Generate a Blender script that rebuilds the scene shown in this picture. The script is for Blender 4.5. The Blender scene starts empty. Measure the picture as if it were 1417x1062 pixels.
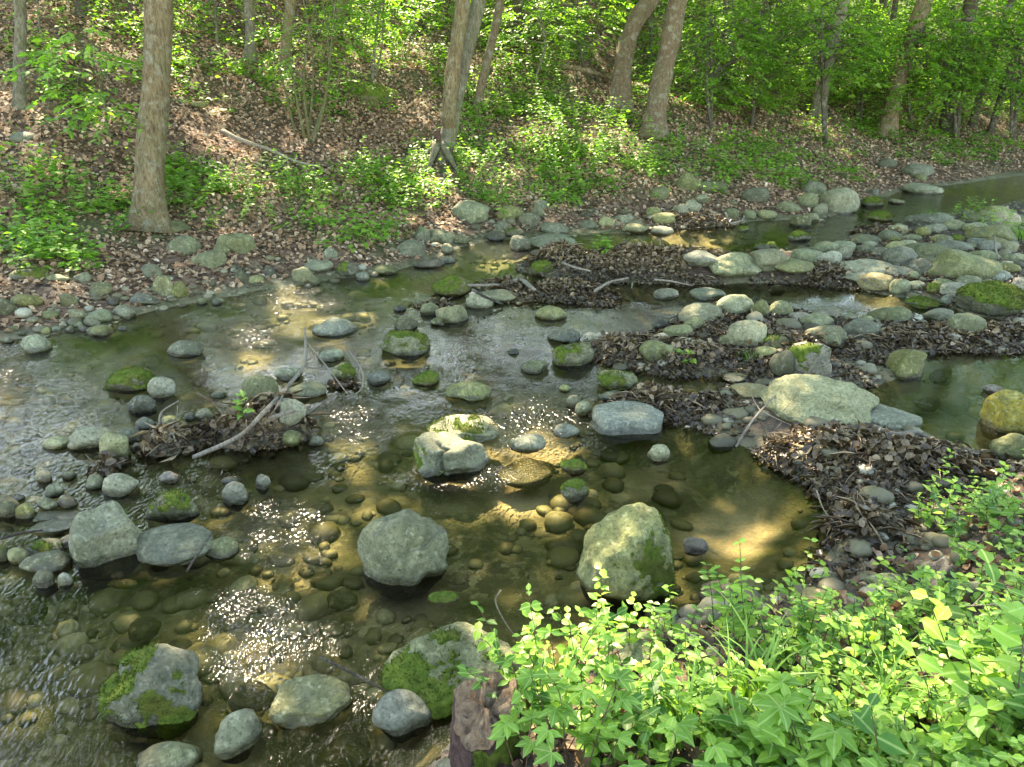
import bpy, bmesh, math, random
import numpy as np
from mathutils import Vector, noise as mnoise

random.seed(7); RNG = np.random.default_rng(7)
SC = bpy.context.scene
COL = SC.collection
IW, IH, FPX = 1417, 1062, 1070.0
PITCH = math.radians(22.0); CAMH = 2.2
SUN_EL, SUN_AZ = math.radians(47), math.radians(-15)   # azimuth measured from +Y towards +X
SUND = np.array([math.cos(SUN_EL)*math.sin(SUN_AZ), math.cos(SUN_EL)*math.cos(SUN_AZ), math.sin(SUN_EL)])  # towards the sun

# ---------------------------------------------------------------- geometry of the view
def ray(px, py):
    dx = (px - IW/2)/FPX; dy = (IH/2 - py)/FPX
    d = np.array([dx, math.cos(PITCH) + dy*math.sin(PITCH), -math.sin(PITCH) + dy*math.cos(PITCH)])
    return d
def at_z(px, py, z=0.0):
    d = ray(px, py); t = (z - CAMH)/d[2]
    return np.array([0, 0, CAMH]) + d*t
def at_y(px, py, y):
    d = ray(px, py); t = y/d[1]
    return np.array([0, 0, CAMH]) + d*t
def pxscale(p):
    """metres per photo pixel at a place"""
    depth = p[1]*math.cos(PITCH) - (p[2]-CAMH)*math.sin(PITCH)
    return depth/FPX

# ---------------------------------------------------------------- noise
def _h(i, j, s):
    n = (i*374761393 + j*668265263 + s*1442695041) & 0xffffffff
    n = ((n ^ (n >> 13))*1274126177) & 0xffffffff
    return ((n ^ (n >> 16)) & 0xffff)/65535.0
def vnoise(x, y, s=0):
    x = np.asarray(x, float); y = np.asarray(y, float)
    i = np.floor(x).astype(np.int64); j = np.floor(y).astype(np.int64)
    u = x-i; v = y-j; u = u*u*(3-2*u); v = v*v*(3-2*v)
    a = _h(i, j, s); b = _h(i+1, j, s); c = _h(i, j+1, s); d = _h(i+1, j+1, s)
    return (a*(1-u)+b*u)*(1-v) + (c*(1-u)+d*u)*v
def fbm(x, y, s=0, o=4):
    t = 0; a = .5; f = 1
    for k in range(o):
        t = t + a*vnoise(x*f, y*f, s+k*17); a *= .5; f *= 2.03
    return t
def noise3(v, f, seed):
    o = Vector((seed*3.17 % 97, seed*7.31 % 89, seed*1.93 % 83))
    return np.array([mnoise.noise(Vector(p)*f + o) for p in v])

# ---------------------------------------------------------------- polygons of land, from where the waterlines run
def world(pts): return [tuple(at_z(a, b)[:2]) for a, b in pts]
FAR_EDGE = world([(0,472),(60,464),(150,450),(190,436),(240,424),(300,412),(350,402),(410,394),(470,386),(520,382),(560,372),(600,356),
                  (635,342),(680,334),(740,332),(800,327),(870,324),(930,318),(1000,312),(1050,306),(1110,304),(1150,300),(1185,286),(1210,276),(1250,264),(1300,257),(1417,244)])
FAR = [(-60,-14),(-20,-2),(-9,3.4),(-6,5.1)] + FAR_EDGE + [(16,19.6),(24,21.5),(60,27),(60,120),(-60,120)]
NEAR_EDGE = world([(600,1064),(660,1010),(720,965),(800,915),(880,880),(960,850),(1040,825),(1120,805),(1180,780),(1250,740),(1320,690),(1375,650),(1417,625)])
NEAR = [(-2.2,-6),(-0.9,.7)] + NEAR_EDGE + [(6,4.6),(40,7),(40,-12),(-2.2,-12)]
BAR1 = world([(960,362),(1040,354),(1100,348),(1150,338),(1205,322),(1250,312),(1270,300),(1310,297),(1380,286),(1460,270),(1600,262),(1620,440),(1417,446),
              (1340,436),(1290,415),(1240,412),(1200,404),(1150,396),(1060,390),(1000,394),(900,392),(800,388),(735,380),(722,362),(735,350),(790,352),(860,356)])
JAM = world([(640,400),(690,392),(745,398),(800,402),(850,412),(845,424),(800,420),(740,416),(690,420),(645,416)])
BAR2 = world([(800,474),(850,464),(890,478),(925,452),(960,432),(1010,420),(1080,428),(1130,440),(1200,446),(1250,450),(1300,458),(1360,452),(1450,444),(1600,436),
              (1600,480),(1417,488),(1330,486),(1260,488),(1225,498),(1262,520),(1215,536),(1150,540),(1080,535),(1000,520),(930,520),(880,510),(840,500)])
BAR3 = world([(850,556),(900,548),(960,556),(1010,540),(1080,535),(1200,548),(1240,575),(1290,602),(1340,632),(1390,660),(1300,720),(1200,800),(1130,815),(1120,790),(1165,745),(1150,700),
              (1120,664),(1060,632),(1010,610),(970,590),(920,580),(870,576)])

RIGHT = [(13,15.2),(17,17),(24,18.8),(60,24),(60,5),(8.5,6.6),(7.6,8.5),(9.5,12)]
def sdist(x, y, poly):
    """signed distance, positive inside"""
    P = np.array(poly); n = len(P)
    d2 = np.full(x.shape, 1e9); ins = np.zeros(x.shape, bool)
    for k in range(n):
        ax, ay = P[k]; bx, by = P[(k+1) % n]
        ex, ey = bx-ax, by-ay; L = ex*ex+ey*ey
        if L < 1e-12: continue
        t = np.clip(((x-ax)*ex+(y-ay)*ey)/L, 0, 1)
        d2 = np.minimum(d2, (x-ax-t*ex)**2+(y-ay-t*ey)**2)
        if abs(by-ay) > 1e-9:
            c = ((ay > y) != (by > y)) & (x < ex*(y-ay)/ey+ax)
            ins ^= c
    d = np.sqrt(d2)
    return np.where(ins, d, -d)

# heaps of leaves and gravel: photo pixel, half-width px, half-depth (share of width), height in metres
HEAPS = [(350,612,62,.5,0.340),(228,622,42,.6,0.280),(400,600,38,.6,0.300),(770,372,50,.5,0.160),(850,380,70,.35,0.200),(950,382,80,.35,0.200),(1040,386,50,.4,0.160),
         (1130,388,70,.3,0.074),(790,408,60,.35,0.081),(700,404,40,.4,0.050),(870,492,60,.5,0.062),(950,505,50,.5,0.056),(905,562,50,.4,0.056),(960,312,55,.35,0.081),
         (1150,640,75,.5,0.087),(1250,660,70,.5,0.081),(1190,740,45,.6,0.074),(1330,660,50,.5,0.074),(1330,470,80,.35,0.056),(1240,480,60,.35,0.050),(1120,490,60,.4,0.043),
         (1220,333,30,.4,0.031),(1190,322,40,.3,0.062),(590,424,40,.4,0.200),(480,535,50,.5,0.170),(290,600,60,.5,0.160),(150,650,34,.5,0.200)]
_HW = []
for cx, cy, rw, rd, hh in HEAPS:
    p = at_z(cx, cy); s = pxscale(p)
    _HW.append((p[0], p[1], rw*s, max(rw*s*rd, .16), hh))

def height(x, y):
    x = np.asarray(x, float); y = np.asarray(y, float)
    bed = -.17 + .10*(fbm(x*1.3, y*1.3, 3)-.5) + .05*(fbm(x*6, y*6, 5, 3)-.5)
    n1 = fbm(x*.9, y*.9, 11)-.5; n2 = fbm(x*5, y*5, 21, 3)-.5
    d = sdist(x, y, FAR) + .25*n1
    zf = np.where(d < 0, d*.45, .24*np.minimum(d, 2.0) + .40*np.clip(d-2.0, 0, 16) + .30*np.maximum(d-18, 0))
    zf = zf + np.clip(d, 0, 1)*(n1*.35 + n2*.10) + np.clip(d/6, 0, 1)*(fbm(x*.25, y*.25, 31)-.5)*1.1
    z = np.maximum(bed, zf)
    d = sdist(x, y, NEAR) + .15*n1
    zn = np.where(d < 0, d*.6, .42*np.minimum(d, 1.4) + .06*np.maximum(d-1.4, 0)) + np.clip(d, 0, .6)*(n1*.3 + n2*.12)
    z = np.maximum(z, zn)
    d = sdist(x, y, RIGHT) + .3*n1; z = np.maximum(z, np.where(d < 0, d*.5, np.minimum(.16*d, 1.6)) + np.clip(d, 0, 1)*n2*.1)
    for poly, top, wob in ((BAR1, .13, .2), (BAR2, .09, .12), (BAR3, .10, .10), (JAM, .05, .1)):
        d = sdist(x, y, poly) + wob*n1
        zb = np.where(d < 0, d*.5, top*(1-np.exp(-d*.30/top))) + np.clip(d*3, 0, 1)*n2*.10
        z = np.maximum(z, zb)
    for hx, hy, rx, ry, hh in _HW:
        q = ((x-hx)/rx)**2 + ((y-hy)/ry)**2
        z = z + hh*np.exp(-1.3*q)*(1+.5*n2)*np.clip(1.2-.6*np.maximum(z, 0), 0, 1)
    return z

GX0, GX1, GY0, GY1, GS = -14.0, 24.0, -3.0, 40.0, .06
_gx = np.arange(GX0, GX1, GS); _gy = np.arange(GY0, GY1, GS)
GH = height(*np.meshgrid(_gx, _gy))
def gh(x, y):
    u = np.clip((np.asarray(x, float)-GX0)/GS, 0, len(_gx)-2.001); v = np.clip((np.asarray(y, float)-GY0)/GS, 0, len(_gy)-2.001)
    i = u.astype(int); j = v.astype(int); u = u-i; v = v-j
    return (GH[j,i]*(1-u)+GH[j,i+1]*u)*(1-v) + (GH[j+1,i]*(1-u)+GH[j+1,i+1]*u)*v
def ground_pt(px, py, water=True):
    """where the line of sight meets the ground (or the water)"""
    d = ray(px, py); d = d/np.linalg.norm(d)
    t = np.arange(1.2, 60, .03)
    P = np.array([0, 0, CAMH]) + t[:, None]*d
    g = gh(P[:, 0], P[:, 1])
    if water: g = np.maximum(g, 0)
    k = np.nonzero(P[:, 2] < g)[0]
    if not len(k): return P[-1]
    p = P[k[0]].copy(); p[2] = g[k[0]]
    return p
# ---------------------------------------------------------------- materials
class NT:
    def __init__(s, name):
        s.m = bpy.data.materials.new(name); s.m.use_nodes = True; s.t = s.m.node_tree; s.t.nodes.clear()
        s.out = s.t.nodes.new('ShaderNodeOutputMaterial')
    def n(s, typ, **kw):
        nd = s.t.nodes.new('ShaderNode'+typ)
        for k, v in kw.items():
            if k.startswith('i_'):
                key = k[2:]; key = int(key) if key.isdigit() else key.replace('_', ' ')
                s.set(nd.inputs[key], v)
            else: setattr(nd, k, v)
        return nd
    def set(s, inp, v):
        if isinstance(v, bpy.types.NodeSocket): s.t.links.new(v, inp)
        elif isinstance(v, bpy.types.Node): s.t.links.new(v.outputs[0], inp)
        else:
            if inp.type == 'RGBA' and len(v) == 3: v = (*v, 1)
            inp.default_value = v
    def noise(s, co, scale, detail=4, rough=.55, dist=0):
        return s.n('TexNoise', i_Vector=co, i_Scale=scale, i_Detail=detail, i_Roughness=rough, i_Distortion=dist).outputs['Fac']
    def ramp(s, fac, *stops):
        r = s.n('ValToRGB'); s.set(r.inputs[0], fac); e = r.color_ramp.elements
        while len(e) < len(stops): e.new(.5)
        for el, (p, c) in zip(e, stops): el.position = p; el.color = (*c, 1) if not isinstance(c, (int, float)) else (c, c, c, 1)
        return r.outputs[0]
    def mix(s, fac, a, b, mode='MIX'):
        m = s.n('Mix', data_type='RGBA', blend_type=mode)
        s.set(m.inputs[0], fac); s.set(m.inputs[6], a); s.set(m.inputs[7], b); return m.outputs[2]
    def math(s, op, a, b=0.0, clamp=False):
        m = s.n('Math', operation=op, use_clamp=clamp); s.set(m.inputs[0], a); s.set(m.inputs[1], b); return m.outputs[0]
    def mapr(s, v, a, b, c=0., d=1.):
        m = s.n('MapRange'); s.set(m.inputs[0], v)
        for k, q in zip((1,2,3,4), (a,b,c,d)): m.inputs[k].default_value = q
        return m.outputs[0]
    def bump(s, h, strength, dist=.01, normal=None):
        b = s.n('Bump'); s.set(b.inputs['Strength'], strength); b.inputs['Distance'].default_value = dist; s.set(b.inputs['Height'], h)
        if normal is not None: s.set(b.inputs['Normal'], normal)
        return b.outputs[0]
    def pbsdf(s, color, rough, normal=None, spec=.4):
        p = s.n('BsdfPrincipled'); s.set(p.inputs['Base Color'], color); s.set(p.inputs['Roughness'], rough); s.set(p.inputs['Specular IOR Level'], spec)
        if normal is not None: s.set(p.inputs['Normal'], normal)
        return p
    def done(s, sh): s.set(s.out.inputs[0], sh); return s.m

def attr(t, name): return t.n('Attribute', attribute_name=name)

def rock_mat(name, c1, c2, lich=(.36,.38,.27), lich_amt=.5, warm=(.30,.22,.13), warm_amt=.25):
    t = NT(name); co = t.n('TexCoord').outputs['Object']; rnd = t.n('ObjectInfo').outputs['Random']
    off = t.n('VectorMath', operation='ADD'); t.set(off.inputs[0], co)
    cmb = t.n('CombineXYZ'); r10 = t.math('MULTIPLY', rnd, 37.0); t.set(cmb.inputs[0], r10); t.set(cmb.inputs[1], r10); t.set(off.inputs[1], cmb.outputs[0]); v = off.outputs[0]
    base = t.mix(t.ramp(t.noise(v, 5, 6, .65), (.3, 0), (.7, 1)), c1, c2)
    base = t.mix(t.math('MULTIPLY', t.ramp(t.noise(v, 3.2, 5, .6, .4), (.5, 0), (.66, 1)), lich_amt), base, lich)
    base = t.mix(t.math('MULTIPLY', t.ramp(t.noise(v, 2.3, 4, .6), (.55, 0), (.72, 1)), warm_amt), base, warm)
    sp = t.noise(v, 55, 5, .8); base = t.mix(t.ramp(sp, (.36, .8), (.52, 0.)), base, (.04,.045,.03))
    base = t.mix(t.math('MULTIPLY', t.ramp(t.noise(v, 28, 4, .7), (.54, 0), (.66, 1)), .5), base, (.46,.47,.36))
    base = t.mix(t.math('MULTIPLY', t.ramp(t.noise(v, 11, 5, .7), (.50, 0), (.66, 1)), .6), base, (.075,.085,.035))
    hsv = t.n('HueSaturation'); t.set(hsv.inputs['Color'], t.mix(1., base, (1.10,1.08,.76), 'MULTIPLY')); t.set(hsv.inputs['Value'], t.mapr(rnd, 0, 1, .40, .80)); t.set(hsv.inputs['Saturation'], t.mapr(t.math('FRACT', t.math('MULTIPLY', rnd, 7.7)), 0, 1, .65, 1.2))
    base = hsv.outputs[0]
    wv = t.n('TexWave', i_Vector=v, i_Scale=3.0, i_Distortion=9.0, i_Detail=4.0); wv.inputs['Detail Scale'].default_value = 1.4
    band = t.math('MULTIPLY', t.ramp(wv.outputs[1], (.62, 0), (.9, 1)), t.mapr(t.math('FRACT', t.math('MULTIPLY', rnd, 13.3)), .5, .8, 0, .35))
    base = t.mix(band, base, t.mix(1., base, (.5,.5,.47), 'MULTIPLY'))
    vein = t.n('TexVoronoi', i_Vector=v, i_Scale=3.5, feature='DISTANCE_TO_EDGE')
    base = t.mix(t.math('MULTIPLY', t.ramp(vein.outputs[0], (.0, .8), (.022, 0.)), t.mapr(t.noise(v, 4, 2), .45, .6, 0, 1)), base, (.06,.06,.045))
    z = t.n('SeparateXYZ'); t.set(z.inputs[0], t.n('NewGeometry').outputs['Position'])
    wet = t.mapr(t.math('ADD', z.outputs[2], t.math('MULTIPLY', t.math('SUBTRACT', t.noise(v, 9, 3), .5), .07)), .02, .045, 1, 0)
    base = t.mix(t.math('MULTIPLY', wet, .9), base, t.mix(1.0, base, (.30,.28,.20), 'MULTIPLY'))
    rough = t.mix(wet, (.8,.8,.8), (.22,.22,.22))
    bm = t.bump(t.noise(v, 45, 8, .75), .9, .012); bm = t.bump(t.noise(v, 9, 6, .6), .5, .03, bm)
    return t.done(t.pbsdf(base, rough, bm, .35))

M = {}
M['g'] = rock_mat('rock_grey_green', (.12,.13,.070), (.225,.24,.14))
M['p'] = rock_mat('rock_pale', (.19,.19,.12), (.31,.31,.21), (.40,.41,.30))
M['d'] = rock_mat('rock_dark', (.055,.055,.035), (.13,.13,.085), lich_amt=.2)
M['b'] = rock_mat('rock_blue_grey', (.12,.14,.115), (.23,.255,.205), lich_amt=.35, warm_amt=.1)
M['o'] = rock_mat('rock_olive', (.10,.10,.04), (.20,.19,.085), lich_amt=.25)
M['t'] = rock_mat('rock_tan', (.30,.24,.14), (.42,.36,.25), lich_amt=.35)
M['y'] = rock_mat('rock_yellow', (.24,.19,.06), (.32,.27,.11), lich_amt=.45, warm=(.30,.19,.05), warm_amt=.5)
M['r'] = rock_mat('rock_purple_brown', (.15,.115,.10), (.24,.19,.17), lich_amt=.2)

def moss_mat():
    t = NT('moss'); co = t.n('TexCoord').outputs['Object']
    c = t.mix(t.ramp(t.noise(co, 22, 5, .7), (.3, 0), (.7, 1)), (.030,.060,.008), (.135,.185,.028))
    c = t.mix(t.math('MULTIPLY', t.ramp(t.noise(co, 6, 3), (.45, 0), (.65, 1)), .6), c, (.085,.075,.022))
    p = t.pbsdf(c, .95, t.bump(t.noise(co, 160, 4, .8), 1., .012), .1)
    return t.done(p)
M['moss'] = moss_mat()

def leaf_mat(name, dark, light, trans=.45, rough=.5, back=1.9):
    t = NT(name); a = attr(t, 'tone').outputs['Fac']
    c = t.ramp(a, (0, dark), (.8, light), (1, (light[0]*1.18, light[1]*1.05, light[2]*.9)))
    rib = attr(t, 'rib').outputs['Fac']
    c = t.mix(t.math('MULTIPLY', t.ramp(rib, (.80, 0), (.97, 1)), .45), c, (.34,.44,.16))
    bl = t.noise(t.n('TexCoord').outputs['Object'], 55, 4, .7); c = t.mix(t.ramp(bl, (.30, .45), (.5, 0.)), c, t.mix(1., c, (.55,.62,.6), 'MULTIPLY'))
    tc = t.mix(1.0, c, (back*.92, back*1.08, back*.45), 'MULTIPLY')
    p = t.pbsdf(c, rough, None, .22); tr = t.n('BsdfTranslucent'); t.set(tr.inputs[0], tc)
    mx = t.n('MixShader'); mx.inputs[0].default_value = trans; t.set(mx.inputs[1], p.outputs[0]); t.set(mx.inputs[2], tr.outputs[0])
    return t.done(mx.outputs[0])
M['leaf'] = leaf_mat('leaf_canopy', (.055,.125,.018), (.115,.215,.030), .5)
M['leaf_u'] = leaf_mat('leaf_understory', (.050,.140,.018), (.150,.290,.040), .45)
M['leaf_n'] = leaf_mat('leaf_bank_plants', (.040,.120,.016), (.170,.310,.045), .40, .42)
M['grass'] = leaf_mat('leaf_grass', (.07,.16,.03), (.14,.26,.05), .35)
def litter_mat(name, stops, rough=.75, trans=.15):
    t = NT(name); a = attr(t, 'tone').outputs['Fac']
    c = t.ramp(a, *stops)
    c = t.mix(t.ramp(t.noise(t.n('TexCoord').outputs['Object'], 60, 3), (.35, .45), (.6, 0.)), c, (.05,.03,.02))
    p = t.pbsdf(c, rough, None, .3); tr = t.n('BsdfTranslucent'); t.set(tr.inputs[0], c)
    mx = t.n('MixShader'); mx.inputs[0].default_value = trans; t.set(mx.inputs[1], p.outputs[0]); t.set(mx.inputs[2], tr.outputs[0])
    return t.done(mx.outputs[0])
M['litter'] = litter_mat('dry_leaves', ((0,(.10,.062,.032)), (.35,(.26,.155,.080)), (.7,(.41,.285,.17)), (1,(.56,.45,.32))))
M['wetleaf'] = litter_mat('wet_leaves', ((0,(.014,.011,.006)), (.35,(.062,.044,.020)), (.7,(.175,.125,.060)), (1,(.38,.29,.17))), .38, .05)

def bark_mat(name, c1, c2, green=.3, sc=1.0):
    t = NT(name); co = t.n('TexCoord').outputs['Object']
    mp = t.n('Mapping'); t.set(mp.inputs[0], co); mp.inputs['Scale'].default_value = (1, 1, .20); v = mp.outputs[0]
    c = t.mix(t.ramp(t.noise(v, 26*sc, 8, .75, .15), (.35, 0), (.65, 1)), c1, c2)
    c = t.mix(t.math('MULTIPLY', t.ramp(t.noise(co, 2.6, 4), (.45, 0), (.65, 1)), green), c, (.13,.17,.07))
    c = t.mix(t.math('MULTIPLY', t.ramp(t.noise(co, 7, 6, .75), (.52, 0), (.60, 1)), .55), c, (.29,.30,.215))
    c = t.mix(t.math('MULTIPLY', t.ramp(t.noise(v, 60*sc, 5, .8), (.36, 1), (.5, 0)), .7), c, (.03,.025,.016))
    bm = t.bump(t.noise(v, 30*sc, 9, .8, .2), 1.0, .06)
    return t.done(t.pbsdf(c, .9, bm, .2))
M['bark'] = bark_mat('bark_grey_brown', (.085,.060,.028), (.28,.215,.115))
M['bark_g'] = bark_mat('bark_grey', (.075,.070,.042), (.25,.225,.15), .4)
M['bark_r'] = bark_mat('bark_brown', (.095,.068,.038), (.205,.150,.088), .3)
M['bark_d'] = bark_mat('bark_dark', (.05,.04,.03), (.12,.10,.07), .35)
M['wood'] = bark_mat('weathered_stick', (.24,.20,.15), (.42,.37,.28), .12, 2)
M['stick_d'] = bark_mat('wet_stick', (.04,.03,.022), (.10,.08,.06), .05, 2)
M['stem'] = bark_mat('plant_stem', (.12,.11,.04), (.20,.20,.08), .5, 3)
M['stem_r'] = bark_mat('red_stem', (.18,.08,.05), (.26,.14,.09), .05, 3)
def rotten_mat():
    t = NT('rotten_wood'); co = t.n('TexCoord').outputs['Object']
    c = t.ramp(t.noise(co, 22, 6, .75, .8), (.3, (.012,.007,.006)), (.52, (.085,.045,.035)), (.75, (.20,.12,.10)))
    return t.done(t.pbsdf(c, .8, t.bump(t.noise(co, 34, 8, .8), 1, .05), .3))
M['rotten'] = rotten_mat()
def rotten_pale_mat():
    t = NT('broken_wood'); co = t.n('TexCoord').outputs['Object']
    mp = t.n('Mapping'); t.set(mp.inputs[0], co); mp.inputs['Scale'].default_value = (1, .25, 1)
    c = t.ramp(t.noise(mp.outputs[0], 40, 6, .75, .5), (.3, (.05,.03,.022)), (.5, (.24,.165,.10)), (.75, (.40,.31,.20)))
    return t.done(t.pbsdf(c, .85, t.bump(t.noise(mp.outputs[0], 60, 8, .8), 1, .04), .25))
M['broken'] = rotten_pale_mat()

def ground_mat():
    t = NT('stream_bed_and_litter'); pos = t.n('NewGeometry').outputs['Position']
    zone = t.n('SeparateColor'); t.set(zone.inputs[0], attr(t, 'zone').outputs['Color'])
    land, sand, green = zone.outputs[0], zone.outputs[1], zone.outputs[2]
    # leaf litter: two layers of cells
    def cells(sc, seed):
        mp = t.n('Mapping'); t.set(mp.inputs[0], pos); mp.inputs['Location'].default_value = (seed, seed*2, 0); mp.inputs['Rotation'].default_value = (0, 0, seed)
        w = t.n('TexNoise', i_Vector=mp.outputs[0], i_Scale=sc*1.4, i_Detail=4); 
        ad = t.n('VectorMath', operation='MULTIPLY_ADD'); t.set(ad.inputs[0], w.outputs[1]); ad.inputs[1].default_value = (1.1/sc,1.1/sc,1.1/sc); t.set(ad.inputs[2], mp.outputs[0])
        return t.n('TexVoronoi', i_Vector=ad.outputs[0], i_Scale=sc)
    v1 = cells(17, 1.3); sp = t.n('SeparateColor'); t.set(sp.inputs[0], v1.outputs['Color'])
    lit = t.ramp(sp.outputs[0], (0, (.055,.034,.02)), (.3, (.15,.09,.05)), (.65, (.24,.16,.10)), (1, (.36,.27,.19)))
    lit = t.mix(t.ramp(v1.outputs['Distance'], (.02, 0.), (.045, .8)), lit, t.mix(1., lit, (.45,.40,.36), 'MULTIPLY'))
    lit = t.mix(t.ramp(t.noise(pos, 1.7, 5, .6), (.4, 0), (.62, .75)), lit, t.mix(1., lit, (.5,.45,.40), 'MULTIPLY'))
    lit = t.mix(t.math('MULTIPLY', green, t.ramp(t.noise(pos, 7, 5, .7), (.35, 0.), (.6, .85))), lit, (.05,.085,.02))
    # bed: pebbles in silt
    v2 = cells(11, 4.1); s2 = t.n('SeparateColor'); t.set(s2.inputs[0], v2.outputs['Color'])
    v3 = cells(34, 2.2); s3 = t.n('SeparateColor'); t.set(s3.inputs[0], v3.outputs['Color'])
    peb = t.ramp(s2.outputs[0], (0, (.040,.036,.020)), (.5, (.115,.104,.056)), (.8, (.18,.165,.095)), (1, (.25,.24,.16)))
    peb3 = t.ramp(s3.outputs[0], (0, (.045,.040,.022)), (.6, (.13,.115,.062)), (1, (.26,.24,.16)))
    peb = t.mix(t.ramp(s2.outputs[1], (.45, 0.), (.55, 1.)), peb, peb3)
    silt = t.ramp(t.noise(pos, 2.4, 6, .65), (.35, (.050,.050,.024)), (.6, (.112,.10,.050)), (.8, (.17,.14,.08)))
    bed = t.mix(t.ramp(t.noise(pos, 1.6, 5, .6), (.36, 0.1), (.56, .9)), peb, silt)
    bed = t.mix(t.ramp(t.noise(pos, 4.5, 6, .7), (.46, 0.), (.64, .8)), bed, (.030,.040,.008))
    sandc = t.mix(t.ramp(t.noise(pos, 40, 4, .7), (.35, 0), (.7, 1)), (.33,.26,.18), (.45,.37,.27))
    bed = t.mix(t.math('MULTIPLY', sand, t.ramp(t.noise(pos, 3.5, 5), (.3, .5), (.5, 1.)), True), bed, sandc)
    mud = t.ramp(t.noise(pos, 9, 6, .7), (.3, (.016,.012,.008)), (.6, (.06,.045,.028)), (.8, (.12,.09,.06)))
    lit = t.mix(t.math('MULTIPLY', attr(t, 'zone').outputs['Alpha'], .85), lit, mud)
    c = t.mix(land, bed, lit)
    h = t.mix(land, t.math('ADD', t.math('MULTIPLY', v2.outputs['Distance'], -.25), t.noise(pos, 14, 6, .75)), t.math('ADD', v1.outputs['Distance'], t.noise(pos, 30, 4, .7)))
    bm = t.bump(h, .7, .05)
    return t.done(t.pbsdf(c, t.mix(land, (.5,.5,.5), (.85,.85,.85)), bm, .3))
M['ground'] = ground_mat()

def water_mat():
    t = NT('clear_stream_water'); pos = t.n('NewGeometry').outputs['Position']
    chop = attr(t, 'chop').outputs['Fac']
    mp = t.n('Mapping'); t.set(mp.inputs[0], pos); mp.inputs['Rotation'].default_value = (0, 0, .75); mp.inputs['Scale'].default_value = (1.7, .75, 1)
    a = t.noise(mp.outputs[0], 7, 1, .5, .6); b = t.noise(mp.outputs[0], 21, 1, .5, .8); c = t.noise(mp.outputs[0], 38, 0, .5, .4)
    h = t.math('ADD', t.math('ADD', t.math('MULTIPLY', a, .35), t.math('MULTIPLY', b, .5)), t.math('MULTIPLY', c, .36))
    bm = t.bump(h, chop, .038)
    f = t.n('Fresnel', i_IOR=1.333, i_Normal=bm)
    tr = t.n('BsdfTransparent'); tr.inputs[0].default_value = (.77,.755,.56,1)
    gl = t.n('BsdfGlossy', i_Roughness=t.mapr(chop,      .14, .40, .006, .125), i_Normal=bm); gl.inputs[0].default_value = (1,1,1,1)
    mx = t.n('MixShader'); t.set(mx.inputs[0], f.outputs[0]); t.set(mx.inputs[1], tr.outputs[0]); t.set(mx.inputs[2], gl.outputs[0])
    return t.done(mx.outputs[0])
M['water'] = water_mat()
# ---------------------------------------------------------------- mesh helpers
def link(name, me, parent=None, loc=None):
    o = bpy.data.objects.new(name, me); COL.objects.link(o)
    if loc is not None: o.location = loc
    if parent is not None: o.parent = parent
    return o
def tag(o, label=None, cat=None, group=None, kind=None):
    if label: o['label'] = label
    if cat: o['category'] = cat
    if group: o['group'] = group
    if kind: o['kind'] = kind
    return o
def np_mesh(name, V, loops, sizes, mat, smooth=True, tone=None):
    """mesh from flat numpy arrays"""
    me = bpy.data.meshes.new(name); V = np.asarray(V, np.float32); loops = np.asarray(loops, np.int32).ravel(); sizes = np.asarray(sizes, np.int32)
    me.vertices.add(len(V)); me.vertices.foreach_set('co', V.ravel())
    me.loops.add(len(loops)); me.loops.foreach_set('vertex_index', loops)
    me.polygons.add(len(sizes)); me.polygons.foreach_set('loop_start', np.concatenate([[0], np.cumsum(sizes)[:-1]]).astype(np.int32)); me.polygons.foreach_set('loop_total', sizes)
    me.update(calc_edges=True)
    if smooth: me.polygons.foreach_set('use_smooth', np.ones(len(sizes), bool))
    if tone is not None:
        a = me.attributes.new('tone', 'FLOAT', 'POINT'); a.data.foreach_set('value', np.asarray(tone, np.float32))
    me.materials.append(mat); return me
def add_rib(me, n):
    """mark the midrib of eight-point leaves"""
    a = me.attributes.new('rib', 'FLOAT', 'POINT'); a.data.foreach_set('value', np.tile(np.array([1,0,0,1,0,0,1,1], np.float32), n))

def unit(v): return v/np.maximum(np.linalg.norm(v, axis=-1, keepdims=True), 1e-9)
# leaf outlines: x across, y along, z up; faces as index lists
LEAF4 = (np.array([(0,0,0), (-.5,.45,.10), (0,1,-.05), (.5,.45,.10)]), [(0,3,2), (0,2,1)])
LEAF8 = (np.array([(0,0,0), (-.40,.25,.07), (-.43,.58,.05), (0,1,-.10), (.43,.58,.05), (.40,.25,.07), (0,.28,0), (0,.62,.0)]),
         [(0,5,6), (5,4,7,6), (4,3,7), (0,6,1), (6,7,2,1), (7,3,2)])
CURL = (np.array([(0,0,0), (-.45,.3,.22), (-.40,.7,.30), (.08,1,.12), (.45,.65,.26), (.40,.25,.10), (0,.5,-.03)]),
        [(0,5,6), (5,4,6), (4,3,6), (3,2,6), (2,1,6), (1,0,6)])
def leaf_arrays(P, D, N, L, Wd, tmpl):
    """leaves at P pointing along D, face normal about N"""
    D = unit(D); X = unit(np.cross(D, N)); Z = np.cross(X, D)
    T, F = tmpl; k = len(T); n = len(P)
    V = P[:, None] + T[None, :, 0, None]*X[:, None]*Wd[:, None, None] + T[None, :, 1, None]*D[:, None]*L[:, None, None] + T[None, :, 2, None]*Z[:, None]*L[:, None, None]
    base = np.concatenate([np.array(f) for f in F]); sizes = np.array([len(f) for f in F])
    loops = (base[None] + (np.arange(n)*k)[:, None]).ravel()
    return V.reshape(-1, 3), loops, np.tile(sizes, n), k
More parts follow.
